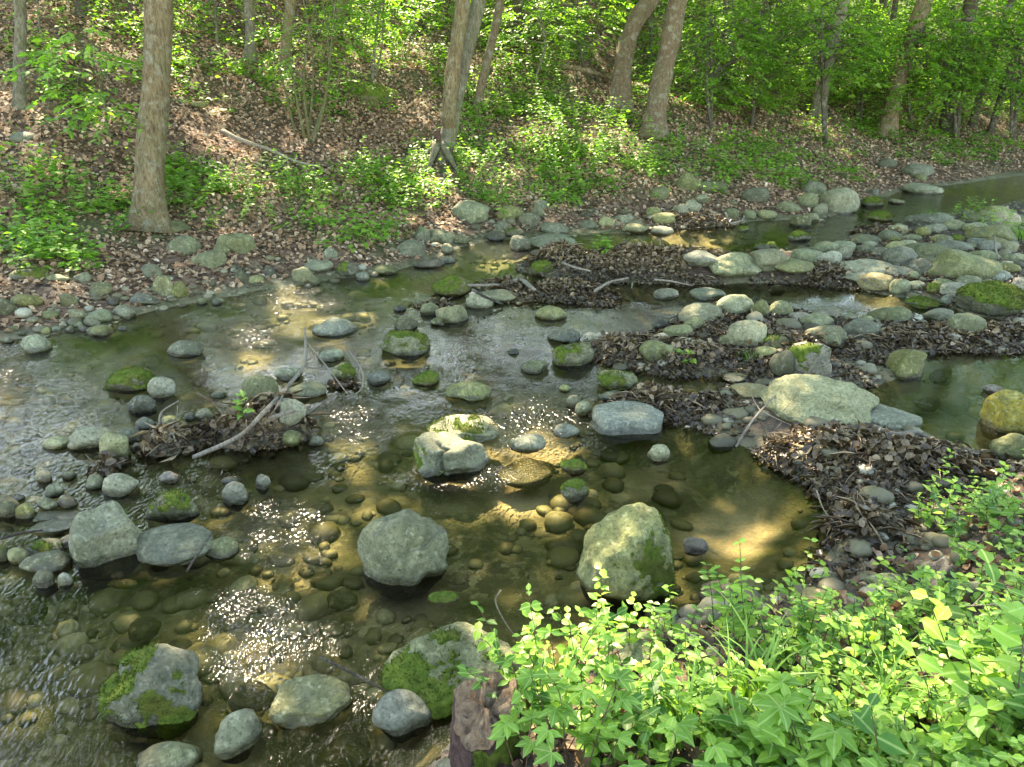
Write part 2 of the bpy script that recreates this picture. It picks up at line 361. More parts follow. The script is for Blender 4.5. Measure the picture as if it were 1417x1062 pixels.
def leaf_mesh(name, P, D, N, L, Wd, tmpl, mat, tone):
    V, lo, sz, k = leaf_arrays(np.asarray(P), np.asarray(D), np.asarray(N), np.asarray(L), np.asarray(Wd), tmpl)
    me = np_mesh(name, V, lo, sz, mat, True, np.repeat(tone, k))
    if tmpl is LEAF8: add_rib(me, len(np.asarray(L)))
    return me

def smooth_path(pts, n=4):
    """Catmull-Rom through the points"""
    P = [np.array(p, float) for p in pts]
    if len(P) < 3: return P
    Q = [2*P[0]-P[1]] + P + [2*P[-1]-P[-2]]; out = []
    for i in range(1, len(Q)-2):
        a, b, c, d = Q[i-1:i+3]
        for k in range(n):
            t = k/n; out.append(.5*((2*b)+(c-a)*t+(2*a-5*b+4*c-d)*t*t+(3*b-a-3*c+d)*t**3))
    out.append(P[-1]); return out
def tube_arrays(path, radii, seg=8, lump=.0, seed=0, cap=True):
    P = np.array(path, float); n = len(P); R = np.interp(np.linspace(0, 1, n), np.linspace(0, 1, len(radii)), radii)
    T = unit(np.gradient(P, axis=0)); up = np.array([0, 0, 1.]) if abs(T[0][2]) < .9 else np.array([1., 0, 0])
    V = []; a = np.arange(seg)*2*math.pi/seg
    X = unit(np.cross(T[0], up))
    for i in range(n):
        X = unit(X - T[i]*np.dot(X, T[i])); Y = np.cross(T[i], X)
        r = R[i]*np.ones(seg)
        if lump: r = r*(1 + lump*(np.sin(a*3+seed+i*.35)+.7*np.sin(a*5+2*seed-i*.6)+.9*np.sin(a*2+i*.9+seed*3)))
        V.append(P[i] + (np.cos(a)*r)[:, None]*X + (np.sin(a)*r)[:, None]*Y)
    V = np.concatenate(V); lo = []; sz = []
    for i in range(n-1):
        for j in range(seg):
            k = (j+1) % seg; lo += [i*seg+j, i*seg+k, (i+1)*seg+k, (i+1)*seg+j]; sz.append(4)
    if cap:
        lo += list(range(seg))[::-1]; sz.append(seg); lo += [(n-1)*seg+j for j in range(seg)]; sz.append(seg)
    return V, np.array(lo), np.array(sz)
def join(parts):
    V = []; L = []; S = []; o = 0
    for v, l, s in parts: V.append(v); L.append(np.asarray(l)+o); S.append(s); o += len(v)
    return np.concatenate(V), np.concatenate(L), np.concatenate(S)
def tube_obj(name, path, radii, mat, seg=8, lump=0, seed=0, parent=None, origin=None, extra=()):
    V, l, s = join([tube_arrays(path, radii, seg, lump, seed)] + list(extra))
    if origin is not None: V = V - np.asarray(origin)
    return link(name, np_mesh(name, V, l, s, mat), parent, origin if (origin is not None and parent is None) else None)

# ---------------------------------------------------------------- setting
def grid_obj(name, xs, ys, zf, mat):
    X, Y = np.meshgrid(xs, ys); Z = zf(X, Y); nx, ny = len(xs), len(ys)
    V = np.stack([X, Y, Z], -1).reshape(-1, 3)
    i = (np.arange(ny-1)[:, None]*nx + np.arange(nx-1)[None]).ravel()
    lo = np.stack([i, i+1, i+nx+1, i+nx], 1).ravel()
    return link(name, np_mesh(name, V, lo, np.full(len(i), 4), mat)), V
def axis(segs):
    out = []
    for a, b, st in segs: out += list(np.arange(a, b, st))
    return np.array(out + [segs[-1][1]])

def ell(px_list, x, y):
    """strongest of a list of soft world ellipses given by photo pixel centre, half-width and half-height in pixels, weight"""
    out = np.zeros(np.shape(x))
    for cx, cy, rx, ry, w in px_list:
        c = ground_pt(cx, cy); s = pxscale(c)
        a = ground_pt(cx, cy-ry); b = ground_pt(cx, cy+ry)
        hy = np.clip(abs(a[1]-b[1])/2, ry*s, 6*ry*s); hx = rx*s
        slope = c[0]/max(c[1], .1)                                   # rays fan out
        dy = (y-c[1]); dx = x-c[0]-dy*slope
        q = (dx/hx)**2 + (dy/hy)**2
        out = np.maximum(out, w*np.clip(1.55-q, 0, 1))
    return out

SAND = [(735,585,60,26,.8),(722,655,42,28,.9),(1010,700,65,28,1),(1030,675,50,24,.4),(410,770,50,40,.3),(660,615,60,30,.3),(470,640,60,30,.3),(330,480,40,20,.4),(900,640,50,20,.35),
        (560,800,60,30,.35),(620,1040,60,30,.3),(1100,422,60,12,.5),(950,330,60,12,.7),(390,890,60,40,.4)]
GREEN = [(60,260,100,45,1),(140,300,90,35,1),(270,265,80,35,1),(395,255,75,30,.85),(490,322,85,22,.6),(540,265,70,30,.9),(540,70,130,70,.9),(700,110,130,80,1),(800,180,130,65,.9),
         (720,240,100,45,1),(880,220,90,45,.9),(960,220,70,40,1),(1060,235,130,28,.8),(1250,195,170,30,.8),(60,350,70,28,1),(330,85,140,55,.6),(200,60,120,50,.5),(60,110,80,60,.5),(450,60,60,50,.3),(930,110,70,80,.9),(1100,120,150,60,.9),(1250,110,180,50,.9),(1400,120,120,60,.9),(1000,15,200,40,.9),(1250,20,220,50,.9),(1420,30,150,50,.9),(740,10,160,40,.8),(620,215,60,30,.9)]
# ground
def make_ground():
    xs = axis([(-60,-16,2.), (-16,-7,.3), (-7,9,.055), (9,16,.14), (16,26,.4), (26,60,2.)])
    ys = axis([(-12,-1,.6), (-1,12.5,.055), (12.5,20,.12), (20,34,.35), (34,90,2.)])
    o, V = grid_obj('ground', xs, ys, lambda X, Y: height(X, Y), M['ground'])
    x, y, z = V.T
    land = np.clip((z - .015 + .05*(fbm(x*4, y*4, 77)-.5))/.05, 0, 1)
    sand = np.where((x > -8) & (x < 14) & (y < 20), ell(SAND, x, y), 0)
    green = ell(GREEN, x, y)
    mud = np.clip(1.2-np.maximum(sdist(x, y, FAR)+.25, 0)*2.5, 0, 1)*(x > -9)
    ca = o.data.color_attributes.new('zone', 'FLOAT_COLOR', 'POINT')
    ca.data.foreach_set('color', np.stack([land, sand, green, mud], -1).astype(np.float32).ravel())
    return tag(o, 'brown leaf covered banks and stony bed of the stream', None, None, 'structure')
CALM = [(1330,545,190,85,1.3),(1010,408,220,16,.9),(960,640,110,80,.72),(1060,720,90,60,.8),(720,465,130,50,.5),(1000,330,120,16,.55),(250,490,160,40,.35),(1300,440,60,14,.9),(1000,530,60,12,.9)]
RIFFLE = [(365,885,75,75,1),(390,740,65,50,1),(440,890,40,30,.7),(740,585,85,40,1),(490,590,50,36,1),(345,470,55,30,1),(410,415,65,26,1),(470,450,50,20,1),(85,940,40,50,.2),(10,530,30,30,.9),
          (640,662,80,18,.9),(1160,320,60,16,1),(1225,312,40,12,1),(650,350,90,16,.8),(560,520,60,16,.6),(600,800,60,40,.5),(990,330,60,10,.5),(1300,285,120,14,.7),(470,960,60,50,.5)]
def make_water():
    xs = axis([(-40,-8,2.), (-8,8.5,.05), (8.5,20,.12), (20,40,2.)]); ys = axis([(-6,.6,.6), (.6,13,.05), (13,20,.12), (20,44,2.)])
    def zf(X, Y):
        w = np.clip(1-ell(CALM, X, Y), 0.05, 1)
        return (fbm(X*2.2+Y*1.1, Y*2.0-X, 41, 3)-.45)*.014*w + (fbm(X*7+Y*3, Y*6, 51, 2)-.4)*.008*w
    o, V = grid_obj('stream_water', xs, ys, zf, M['water'])
    x, y, z = V.T
    rif = ell(RIFFLE, x, y)
    chop = (.13*np.clip(1-ell(CALM, x, y), 0, 1) + .03)*(.45+1.1*fbm(x*1.1, y*1.1, 61)) + .40*rif
    a = o.data.attributes.new('chop', 'FLOAT', 'POINT'); a.data.foreach_set('value', chop.astype(np.float32))
    return tag(o, 'clear shallow rippling water of the stream', None, None, 'structure')

# ---------------------------------------------------------------- rocks
_ICO = {}
def ico(n):
    if n not in _ICO:
        bm = bmesh.new(); bmesh.ops.create_icosphere(bm, subdivisions=n, radius=1)
        _ICO[n] = (np.array([v.co[:] for v in bm.verts]), np.array([[v.index for v in f.verts] for f in bm.faces])); bm.free()
    return _ICO[n]
def rock_shape(seed, angular, planes, sub, rough):
    rg = np.random.default_rng(seed); v, f = ico(sub); v = unit(v)
    p = (rg.uniform(8, 14) if rg.uniform() < .45 else rg.uniform(16, 28)) if not angular else 28
    s = np.ones(len(v))
    k = 10 if not angular else 11
    for i in range(k):
        n = unit(rg.normal(size=3)*np.array([1, 1, .8])); o = rg.uniform(.66, 1.0) if not angular else rg.uniform(.62, .92)
        s = s + (np.maximum(v@n, 0)/o)**p
    for nx, ny, nz, o in planes or ():
        n = unit(np.array([nx, ny, nz], float)); s = s + (np.maximum(v@n, 0)/o)**(p*1.6)
    r = s**(-1/p)
    q = v*r[:, None]
    q = q*(1 + .12*noise3(v, 1.1, seed)[:, None] + rough*.075*noise3(v, 2.7, seed+5)[:, None])
    if sub >= 4: q = q*(1 + rough*.028*noise3(v, 7, seed+9)[:, None] + rough*.012*noise3(v, 19, seed+3)[:, None])
    q = q/np.abs(q).max(0)
    return q, f
ROCKS = []
def moss_on(o, q, f, direction, thr, seed, tuft=.012):
    """a moss cushion: a child shell over part of the rock, bristling with small shoots"""
    a, b, c = q[f[:, 0]], q[f[:, 1]], q[f[:, 2]]
    fn = np.cross(b-a, c-a); ar = np.linalg.norm(fn, axis=1)/2; fn = unit(fn); ce = (a+b+c)/3
    size = np.abs(q).max()
    nz = noise3(ce/size, 2.3, seed)*.55 + noise3(ce/size, 6, seed+2)*.40 + noise3(ce/size, 15, seed+4)*.22
    ok = (fn@unit(np.array(direction, float)) + nz) > thr
    if ok.sum() < 6: return
    ff = f[ok]; used, inv = np.unique(ff.ravel(), return_inverse=True)
    vn = np.zeros_like(q)
    for k in range(3): np.add.at(vn, f[:, k], fn)
    vn = unit(vn)
    cnt = np.zeros(len(q)); tot = np.zeros(len(q))
    np.add.at(cnt, ff.ravel(), 1); np.add.at(tot, f.ravel(), 1)
    edge = (cnt[used]/tot[used] > .99)
    hgt = np.where(edge, tuft*.55*(1+.6*noise3(q[used]/size, 14, seed)), -.003)
    V = q[used] + vn[used]*hgt[:, None]
    parts = [(V, inv, np.full(len(ff), 3))]
    n = int(min(2600, max(150, ar[ok].sum()/(.011**2))))
    pick = RNG.choice(np.nonzero(ok)[0], n, p=ar[ok]/ar[ok].sum())
    w = RNG.dirichlet((1, 1, 1), n); P = (a[pick]*w[:, :1]+b[pick]*w[:, 1:2]+c[pick]*w[:, 2:])
    D = unit(fn[pick] + RNG.normal(0, .45, (n, 3)))
    va, lo, sz, k = leaf_arrays(P, D, RNG.normal(size=(n, 3)), RNG.uniform(.7, 1.6, n)*tuft*1.3, np.full(n, tuft*.45), LEAF4)
    parts.append((va, lo, sz))
    link('moss', np_mesh('moss', *join(parts), M['moss']), o)
def place_rock(cx, cy, w, h, style, label, group=None, rot=None, planes=None, seed=None, name=None):
    mat = M[style[0]]; fl = style[1:]
    seed = seed or len(ROCKS)*13+5
    rg = np.random.default_rng(seed)
    g = ground_pt(cx, cy + h*.25); z0 = max(g[2], 0.0)
    wet = g[2] < .02
    sub = 's' in fl
    dr = .8
    for it in range(3):
        zc = (-.02 if sub else z0)
        p = at_z(cx, cy, zc) if it == 0 else at_z(cx, cy, zc + (.30*c if not sub else -.75*c))
        # keep it on the ground it was met at
        if p[1] > g[1]+2 or p[1] < 0: p = g.copy()
        s = pxscale(p); k2 = 1.10 if (cy < 520 and cx > 850) else 1.0; a = w/2*s*1.05*k2; hb = h/2*s*1.2*k2
        dec = math.atan2(CAMH-p[2], p[1]); sn, cn = math.sin(dec), math.cos(dec)
        d = a*dr
        if d*sn > hb*.88: d = hb*.88/sn
        d = max(d, a*.45)
        c = .93*math.sqrt(max(hb*hb-(d*sn)**2, 0))/cn
        c = min(max(c, .30*min(a, d) if not sub else .3*a), 1.35*a)
    big = w*h > 2600
    nsub = 5 if w*h > 5200 else (4 if w*h > 500 else 3)
    q, f = rock_shape(seed, 'a' in fl, planes, nsub, 1.0 if 'k' not in fl else 1.3)
    th = rot if rot is not None else rg.uniform(-.35, .35)
    if 'f' in fl: c *= .55
    q = q*np.array([a, d, c])*1.02
    if rot is not None:
        ct, st = math.cos(th), math.sin(th); q = np.stack([q[:, 0]*ct-q[:, 1]*st, q[:, 0]*st+q[:, 1]*ct, q[:, 2]], 1)
    me = np_mesh('rock', q, f.ravel(), np.full(len(f), 3), mat)
    o = link(name or ('boulder' if big else 'rock'), me, None, p)
    tag(o, label, 'boulder' if (big and not name) else 'rock', group)
    ROCKS.append((p, a, d, c))
    if 'm' in fl:  moss_on(o, q, f, (rg.uniform(-.9, .9), rg.uniform(-.8, .1), .7), .62, seed, min(.012, a*.10))
    if 'M' in fl:  moss_on(o, q, f, (0, -.1, 1), .18, seed, min(.016, a*.10))
    return o, q, f
# cx cy w h style | label   (photo pixels of the visible outline; style: colour letter, then a angular, f flat, m/M moss, s under water, k knobbly)
ROCK_TABLE = '''
39 382 50 20 om | flat olive slab tucked under the leafy plants on the far bank
114 357 22 16 p | round pale stone in the leaf litter near the leafy clump
77 385 36 12 ga | narrow grey slab lying in dead leaves on the far bank
116 386 26 18 ga | blocky grey-green stone among dead leaves behind the wedge stone
37 416 38 18 oa | olive block lying flat in the dead leaves near the dark corner rock
8 428 30 26 da | dark angular rock cut by the picture edge above the far waterline
95 418 24 22 ok | blunt olive stone standing upright in the far bank cobbles
141 401 32 22 oa | sharp wedge-shaped olive stone pointing up from the leaf litter
228 402 30 42 ok | tall olive rock with a dark hollow standing at the far waterline
249 405 24 28 o | smooth olive stone leaning on the rock with the dark hollow
173 434 28 26 p | pale blunt stone standing with its foot in the far shallows
200 415 38 18 da | dark folded stone just upstream of the pale blunt stone
108 437 28 20 oa | square olive stone touching the long blue-grey stone
136 439 38 20 b | long blue-grey stone at the far waterline
127 448 24 15 p | small cream stone in front of the long blue-grey stone
137 459 36 17 p | pale stone with a dark underside half in the far shallows
70 437 27 13 g | low grey stone above the row of little dark cobbles
48 479 36 30 b | two-toned stone with a pale dry top standing in the far shallows
64 459 15 10 p | tiny white stone beside the far waterline
46 443 17 9 o | little olive stone in the leaves above the tiny white stone
211 378 26 24 p | stone with a bright cream top behind the rock with the dark hollow
255 344 42 30 g | rounded grey-green boulder below the big trunk
290 359 46 26 ga | pointed grey slab beside the rounded boulder below the big trunk
327 340 46 38 g | tall hump-backed stone furthest up from the big trunk's boulders
308 348 24 18 g | small stone wedged against the hump-backed stone
334 384 22 24 d | dark upright stone in the drift of dead leaves
356 388 25 15 p | light flat stone next to the dark upright stone
417 383 32 30 p | smooth egg-shaped stone with pale stripes at the far waterline
439 370 42 18 ga | flat slab behind the striped egg-shaped stone
457 352 20 18 b | bluish stone above the flat slab on the far bank
436 391 15 13 g | small round stone beside the striped egg-shaped stone
373 379 18 15 d | dark little stone deep in the dead-leaf drift
480 376 32 24 om | rock with a yellow mossy crest at the far waterline
502 384 20 15 b | small blue-grey stone next to the yellow crested rock
531 375 36 15 g | flat light slab lying along the far waterline
568 346 40 28 ga | broad angular boulder at the bend of the far waterline
606 330 46 24 ga rot=-.5 | slanted slab leaning down towards the water at the bend
583 328 26 24 ga | pointed grey rock at the head of the slanted slab
619 347 17 18 p | small pale stone under the slanted slab
634 333 28 15 d | dark low stone between the slanted slab and the striped one
595 365 42 15 r | flat dark slab just awash near the bend
620 360 26 11 pa | thin white sliver of stone leaning at the water's edge
654 297 54 34 bak | big mottled angular rock on the bank below the leaning double tree
705 297 36 22 g | grey-green stone between the mottled rock and the olive round one
731 308 32 24 o | olive round boulder under the leafy far slope
744 295 18 18 g | grey stone propped behind the olive round boulder
685 328 28 15 d | dark stone with a white edge at the mouth of the riffle
694 315 20 18 g | blunt stone behind the white-edged dark one
712 324 26 13 om | low dark stone with a bright yellow moss spot
768 317 40 17 ga | broad flat stone at the waterline behind the long wet rock
719 341 28 27 d | dark rounded end stone beside the long wet rock
765 337 66 24 b | long wet blue-grey rock lying in the riffle
750 284 22 15 b | bluish stone half buried on the leafy far bank
751 373 32 20 oM | mossy block at the upstream end of the leaf dam
953 258 32 30 g | tall stone in the far boulder line below the brown trunks
985 262 46 18 g | long low stone next to the tall one below the brown trunks
911 269 26 18 g | grey stone set apart at the upstream end of the far boulder line
942 292 20 20 p | round pale cobble above the reddish leaf pile
957 288 24 18 g | grey cobble leaning on the round pale one
972 277 18 13 g | small cobble behind the reddish leaf pile
920 303 30 15 p | sunlit white stone at the edge of the reddish leaf pile
916 321 28 13 p | flat white stone in the water beside the reddish leaf pile
865 305 26 14 g | grey stone at the far edge among smaller cobbles
840 309 22 16 p | pale round stone at the far edge beyond the long wet rock
815 312 26 13 g | low grey stone at the far edge beyond the long wet rock
880 318 34 14 o | olive flat stone awash short of the reddish leaf pile
905 296 20 15 g | small grey stone behind the sunlit white stone
1049 272 40 20 g | broad grey boulder set in dead leaves on the far bank
1012 297 20 15 g | round cobble tangled in pale dead twigs
1036 299 18 14 b | bluish cobble beyond the pale dead twigs
1058 298 28 16 p | smooth light oval stone at the far waterline
1091 288 30 16 g | rough stone resting on the far bank above the dark wedge
1118 280 26 22 g | grey stone next to the big pale upstream boulder
1135 292 17 20 g | narrow stone standing against the big pale upstream boulder
1122 303 20 14 p | pale stone in the water by the dark wedge
1107 308 26 22 da | dark wet wedge of rock at the little cascade
1126 262 30 22 g | tall stone behind the big pale upstream boulder
1160 285 52 40 p | big pale upstream boulder standing at the far waterline
1106 329 26 15 oM | bright mossy stone below the little cascade
1066 341 15 10 oM | tiny moss cushion stone near the squared pale rock
1054 344 18 12 om | mossy lump in the water short of the squared pale rock
1029 318 14 8 oM | speck of a mossy stone past the reddish leaf pile
972 358 46 20 p | light stone with a yellow corner on the leaf dam
1017 367 64 28 ga | flat greenish slab sitting on the leaf dam
1063 358 50 28 pa | squared pale rock at the head of the gravel bar
1095 368 54 18 g | long smooth stone below the squared pale rock
1117 357 42 22 b | rounded bluish stone beside the squared pale rock
1146 360 36 22 p | pale rounded stone heading the gravel bar row
1271 238 38 18 ga | tilted slab on the far bank where the channel narrows
1274 247 16 10 g | little stone under the tilted slab
1276 263 46 15 ga | flat bank ledge dipping into the upper channel
1207 282 28 15 oM | mossy stone beside the big pale upstream boulder
1210 268 12 20 da | thin dark stone standing upright on the far bank
1219 302 30 15 oM | dark mossy hump in the upper channel
1240 280 18 8 p | flat white stone in the upper channel
1284 308 54 22 da | dark rock with a tuft of grass on top
1379 296 36 18 g | grey boulder at the upper edge of the gravel bar
1392 307 34 22 t | light tan boulder beside grass on the gravel bar
1350 304 40 13 g | low stone among green weeds on the gravel bar
1320 314 30 16 g | flat topped stone behind the rounded gravel bar boulder
1372 326 62 26 g | wide grey boulder near the weeds on the gravel bar
1196 334 40 16 g | broad low stone at the channel edge of the gravel bar
1260 331 28 12 g | long low cobble beside the dark grass-topped rock
1275 322 22 14 o | olive cobble under the dark grass-topped rock
1293 318 30 14 p | pale cobble in front of the dark grass-topped rock
1256 338 24 12 p | light oval cobble on the upper gravel bar
1168 342 24 13 g | small cobble at the channel end of the gravel bar
1168 352 20 20 o | round olive cobble standing at the gravel bar's edge
1247 358 42 28 g | humped grey boulder in the middle of the gravel bar
1284 349 58 22 g rot=-.25 | long smooth grey boulder stretched across the gravel bar
1317 344 50 18 g | broad boulder just behind the largest gravel bar one
1308 335 18 11 p | small cream stone above the broad gravel boulder
1323 332 17 12 oM | small yellow mossy cobble on the gravel bar
1276 373 36 24 dk | dark blue-green boulder under the long smooth one
1333 374 84 48 g | largest smooth boulder on the gravel bar
1340 392 34 18 g | round stone at the foot of the largest gravel bar boulder
1263 383 16 13 b | small bluish cobble below the dark blue-green boulder
1243 378 38 16 p | pale flat cobble short of the dark blue-green boulder
1194 371 78 22 p | long pale slab along the edge of the gravel bar
1195 386 48 15 p | whitish slab below the long pale slab
1212 394 44 26 t | tan rounded stone over the dark leaf bank
1245 400 24 22 g | upright stone next to the tan rounded stone
1267 396 24 12 p | small light stone between two mossy ones
1293 400 24 12 oM | little mossy stone near the foot of the largest boulder
1328 402 54 18 p | flat cream stone below the largest gravel bar boulder
1363 356 36 16 g | grey stone in dead leaves behind the largest boulder
1383 384 30 16 b | bluish stone by the tan edge boulder
1397 361 20 17 b | angular bluish stone by the dead branch on gravel
1410 402 26 28 t | tan boulder cut by the picture edge on the gravel bar
1238 333 17 11 o | small olive cobble at the upper channel
1273 420 44 14 oM | low bright-moss cushion rock by the shallow gap
1374 417 78 42 oMk | big dark mossy boulder at the still pool's upper side
1370 396 30 15 g | grey stone above the big dark mossy boulder
1300 439 36 20 p | pale oval stone in the shallow gap
1337 450 44 26 g | squared grey stone beside the dark leaf bank
1232 438 52 24 g | broad grey boulder at the green pool's outer end
1175 441 20 12 g | small cobble at the rim of the green pool
1198 445 22 13 g | second small cobble at the rim nearer the broad grey boulder
1192 460 48 27 gk | rough rounded boulder among the middle bar stones
1146 467 54 28 g | long humped boulder beside the rough rounded one
1275 450 20 12 r | brownish cobble between the two pools
1309 418 15 17 b | bluish upright cobble near the big dark mossy boulder
1256 508 60 42 oa rot=.5 | slanting olive rock at the head of the still pool
1302 524 28 20 gs | grey stone showing through the still pool by the slanting rock
1286 559 34 22 bs | bluish stone under the surface of the still pool
1320 561 42 28 ps | pale sunken stone in the middle of the still pool
1376 541 28 17 r | brown stone poking from the still pool
1400 578 74 70 y | bright yellow lichened boulder at the picture edge
922 408 32 16 p | pale knobbly stone alone in the green pool
904 425 22 10 ps | small pale sunken stone in the green pool
979 408 44 16 b | long bluish stone at the back of the green pool
1018 425 46 30 g | broad hump boulder topping the middle bar
970 438 56 30 p | pale boulder holding dead leaves on the middle bar
961 450 28 20 g | smooth cobble in front of the boulder holding leaves
1053 431 24 32 ga | upright stone of a touching pair on the middle bar
1078 431 32 25 g | rounder stone of a touching pair on the middle bar
939 460 36 18 g | striped grey stone at the tip of the middle bar
948 473 24 11 p | flat small stone below the striped grey one
914 451 18 20 da | dark pointed stone standing in the green water
916 469 20 13 b | small wet cobble behind the dark leaf tongue
911 487 46 28 g | domed stone buried in the dark leaf tongue
1037 464 52 34 p | pale triangular boulder in the middle bar leaves
1005 473 20 16 o | small olive stone beside the pale triangular boulder
1073 476 32 20 om | olive stone with moss next to the pale triangular boulder
1061 487 28 14 g | low stone in the leaves under the olive mossy one
1133 445 42 18 g | broad flat stone along the green pool
1106 441 30 15 t | tan flat stone along the green pool
1083 508 34 38 o | stout brown-green stone leaning on the tan boulder
1118 503 56 46 tm | tan boulder with a yellow moss patch on the middle bar
1041 543 62 24 y | yellow lichened rock low in the brown leaves
1017 523 40 13 g | flat wet stone beside the little dark puddle
1225 577 96 30 g rot=-.35 | long low grey ledge trailing into the still pool
1174 602 20 13 p | small pale stone in the brown leaves under the great pale rock
1395 622 54 42 g | grey rock beneath the bright yellow boulder
258 484 48 26 g | smooth domed stone alone in the dark upstream water
224 540 38 36 p | pale trapezoid stone beside the moss dome
197 563 36 28 d | dark wet stone in front of the moss dome
91 556 22 16 bs | small bluish stone glimpsed under dark water
213 502 26 20 bs | sunken dark stone behind the moss dome
361 542 46 44 g | upright rounded stone beside the forked branch
400 518 36 22 g | grey stone behind the forked branch
425 541 54 22 g | flat grey stone under the forked branch
464 455 58 25 b | whitish riffle-washed stone in the upstream run
461 493 40 17 b | bluish low stone above the forked branch debris
474 517 34 28 gm | mossy stone past the thin looping twig
402 570 40 36 p | pale stone backing the leaf clump of the forked branch
404 607 26 20 g | small stone holding the end of the leaf clump
81 613 38 19 p | white flat stone at the end of the pale slabs
122 609 62 36 pa | large pale slab with a cracked top in the stony riffle
159 623 48 48 pa | pale angular slab sloping down into the water
179 605 34 22 g | grey stone tucked behind the pale angular slab
202 589 28 22 g | round grey stone between pale slabs and twigs
234 586 28 18 g | grey stone under the bent twigs
254 592 20 15 y | small yellow stone next to the twig heap
283 577 22 20 o | olive stone between the two leaf clumps
264 578 17 13 o | tiny olive stone by the bent twigs
190 621 15 15 p | little pale pebble beside the pale angular slab
203 620 15 13 g | little grey pebble beside the small twig heap
41 624 24 18 os | sunken olive stone in the clear shallows
37 604 38 15 ts | long orange stone under the clear shallows
32 652 30 17 ys | yellow sunken stone apart in the clear shallows
61 662 22 19 y | yellow knob of stone in the shallow run
95 659 18 15 o | light olive stone in the shallow run
130 669 28 22 ga | grey angular stone below the reddish leaf clump
166 673 44 34 p | white-topped stone sitting in the brown shallows
236 662 28 18 r | purplish stone under thin water
264 665 18 12 os | tiny sunken olive stone by the purplish one
322 665 28 15 da | dark block behind the pale square stone
327 688 36 38 pa | pale square stone standing in shallow water
363 670 22 38 pa | white upright sliver with a dark flank
437 611 24 14 b | bluish flat stone downstream of the forked branch
302 547 20 10 b | small bluish stone barely out of dark water
74 680 26 18 g | small grey stone topping the dark cobble cluster
93 695 28 18 ra | purplish angular stone in the dark cobble cluster
66 701 26 22 da | dark block in the cobble cluster
8 706 36 38 ok | knobbly rock cut by the picture edge above the slab pile
34 709 30 26 o | lichen-spotted rock beside the knobbly edge rock
21 691 24 12 y | yellowish stone behind the knobbly edge rock
66 716 38 15 ga | thin grey slab at the top of the slab pile
97 714 42 15 ta | tan slab at the top of the slab pile
80 728 78 20 ba | long bluish slab lying across the slab pile
148 746 94 92 g rot=.5 planes=tablet | large grey-green tablet rock tilted in the water
241 705 64 42 dm | dark oval rock with green moss and a pale streak
240 753 108 62 bf | flat grey rock sliding under the water beside a black stick
306 760 46 26 g | wedge stone at the edge of the sunlit ripples
66 757 54 24 om | sloping mossy olive stone under the slab pile
102 748 38 18 ra | purplish-brown slab touching the large tablet rock
25 772 28 26 p | round pale cobble under the slab pile
2 768 22 42 dm | dark mossy stone cut by the picture edge beside the pale cobble
64 780 60 32 d | wet dark rock below the sloping mossy stone
90 804 20 54 pa rot=.2 | thin pale blade of stone standing on edge
62 804 28 26 o | roundish olive cobble below the wet dark rock
168 808 40 11 ys | thin yellow sunken stone below the large tablet rock
163 797 20 12 rs | reddish sunken stone at the foot of the large tablet rock
40 849 42 28 os | olive sunken cobble in the clear lower shallows
4 871 24 26 os | sunken cobble at the picture edge in the lower shallows
200 871 44 28 os | sunken stone above the half-mossed boulder
330 1019 66 58 ga rot=.6 | tilted flat stone rising beside the half-mossed boulder
425 972 114 62 ok planes=low | low olive boulder with a dark top and moss spot
230 1054 84 40 g | grey stone cut by the bottom picture edge
480 1042 76 46 os | drowned olive rock at the bottom picture edge
346 966 64 40 ds | drowned dark rock beside the low olive boulder
472 832 44 28 bs | drowned blue-grey stone in the fast run
560 764 122 108 gk planes=dome | big domed grey-green boulder alone in midstream
614 828 40 15 oM | drowned mossy stone under the big domed boulder
898 910 84 42 g | rounded grey rock among leafy stems on the bank
556 990 78 58 b | wet rock with a pale dry patch beside the mossy long boulder
572 966 18 16 d | small black stone against the mossy long boulder
640 593 96 36 pm planes=flat | flat-topped rock with mossy flank behind the cracked boulder
728 613 52 27 p | smooth cream stone in the sparkling shallows
782 596 40 18 b | low bluish stone between sparkle and pool
793 648 36 22 oM | small bright moss mound in midstream
795 682 38 34 oM | second moss mound, sloping towards the big domed boulder
730 655 84 34 ts | flat orange stone just under sunlit water
912 629 30 26 p | pale cube of stone alone in the clear pool
866 580 100 44 b planes=flat | broad flat blue-grey rock with lobed edges by the leaf tongue
853 527 54 30 gm | rounded grey stone with a moss corner above the broad flat rock
846 548 38 16 b | flat stone joined to the broad flat rock
794 558 20 22 p | small light stone at the tail of the sparkle
807 568 24 24 g | blunt stone at the tail of the sparkle
782 538 16 12 g | small dark-ringed stone alone in green water
647 543 62 28 gk | ridged grey stone across the midstream ripples
792 494 58 36 om | sturdy boulder with a dark moss cap at the leaf tongue tip
741 509 38 20 g | grey stone pointing at the moss-capped boulder
778 466 48 22 b | bluish low stone behind the moss-capped boulder
762 435 42 22 p | flat light stone below the log jam
560 479 64 36 pm | pale slab with a mossy top corner in midstream
624 437 46 30 p | pale domed stone below the log jam
595 430 26 20 g | small stone tucked behind the pale domed one
585 419 32 18 g | grey stone leaning over dark cobbles
664 419 38 22 p | smooth light stone under the dark leaning stick
688 409 54 16 p | flat stone under the log jam leaves
630 399 60 34 om | dark olive boulder at the upstream end of the log jam
606 447 20 13 d | dark cobble beside the pale domed stone
553 428 17 10 d | tiny dark cobble alone in the riffle
563 452 34 20 d | dark square stone above the pale mossy slab
524 525 32 20 b | bluish wedge stone near the looping twig
590 526 36 20 oM | small bright green mossy stone in midstream
711 487 16 9 d | tiny dark stone in the green run
505 138 92 44 oMa | mossy boulder half up the leafy slope
34 193 40 18 g | grey stone sunk in the shaded slope
276 145 22 9 g | thin stone lying in the sunlit slope leaves
300 132 26 18 o | olive stone below the sunlit slope patch
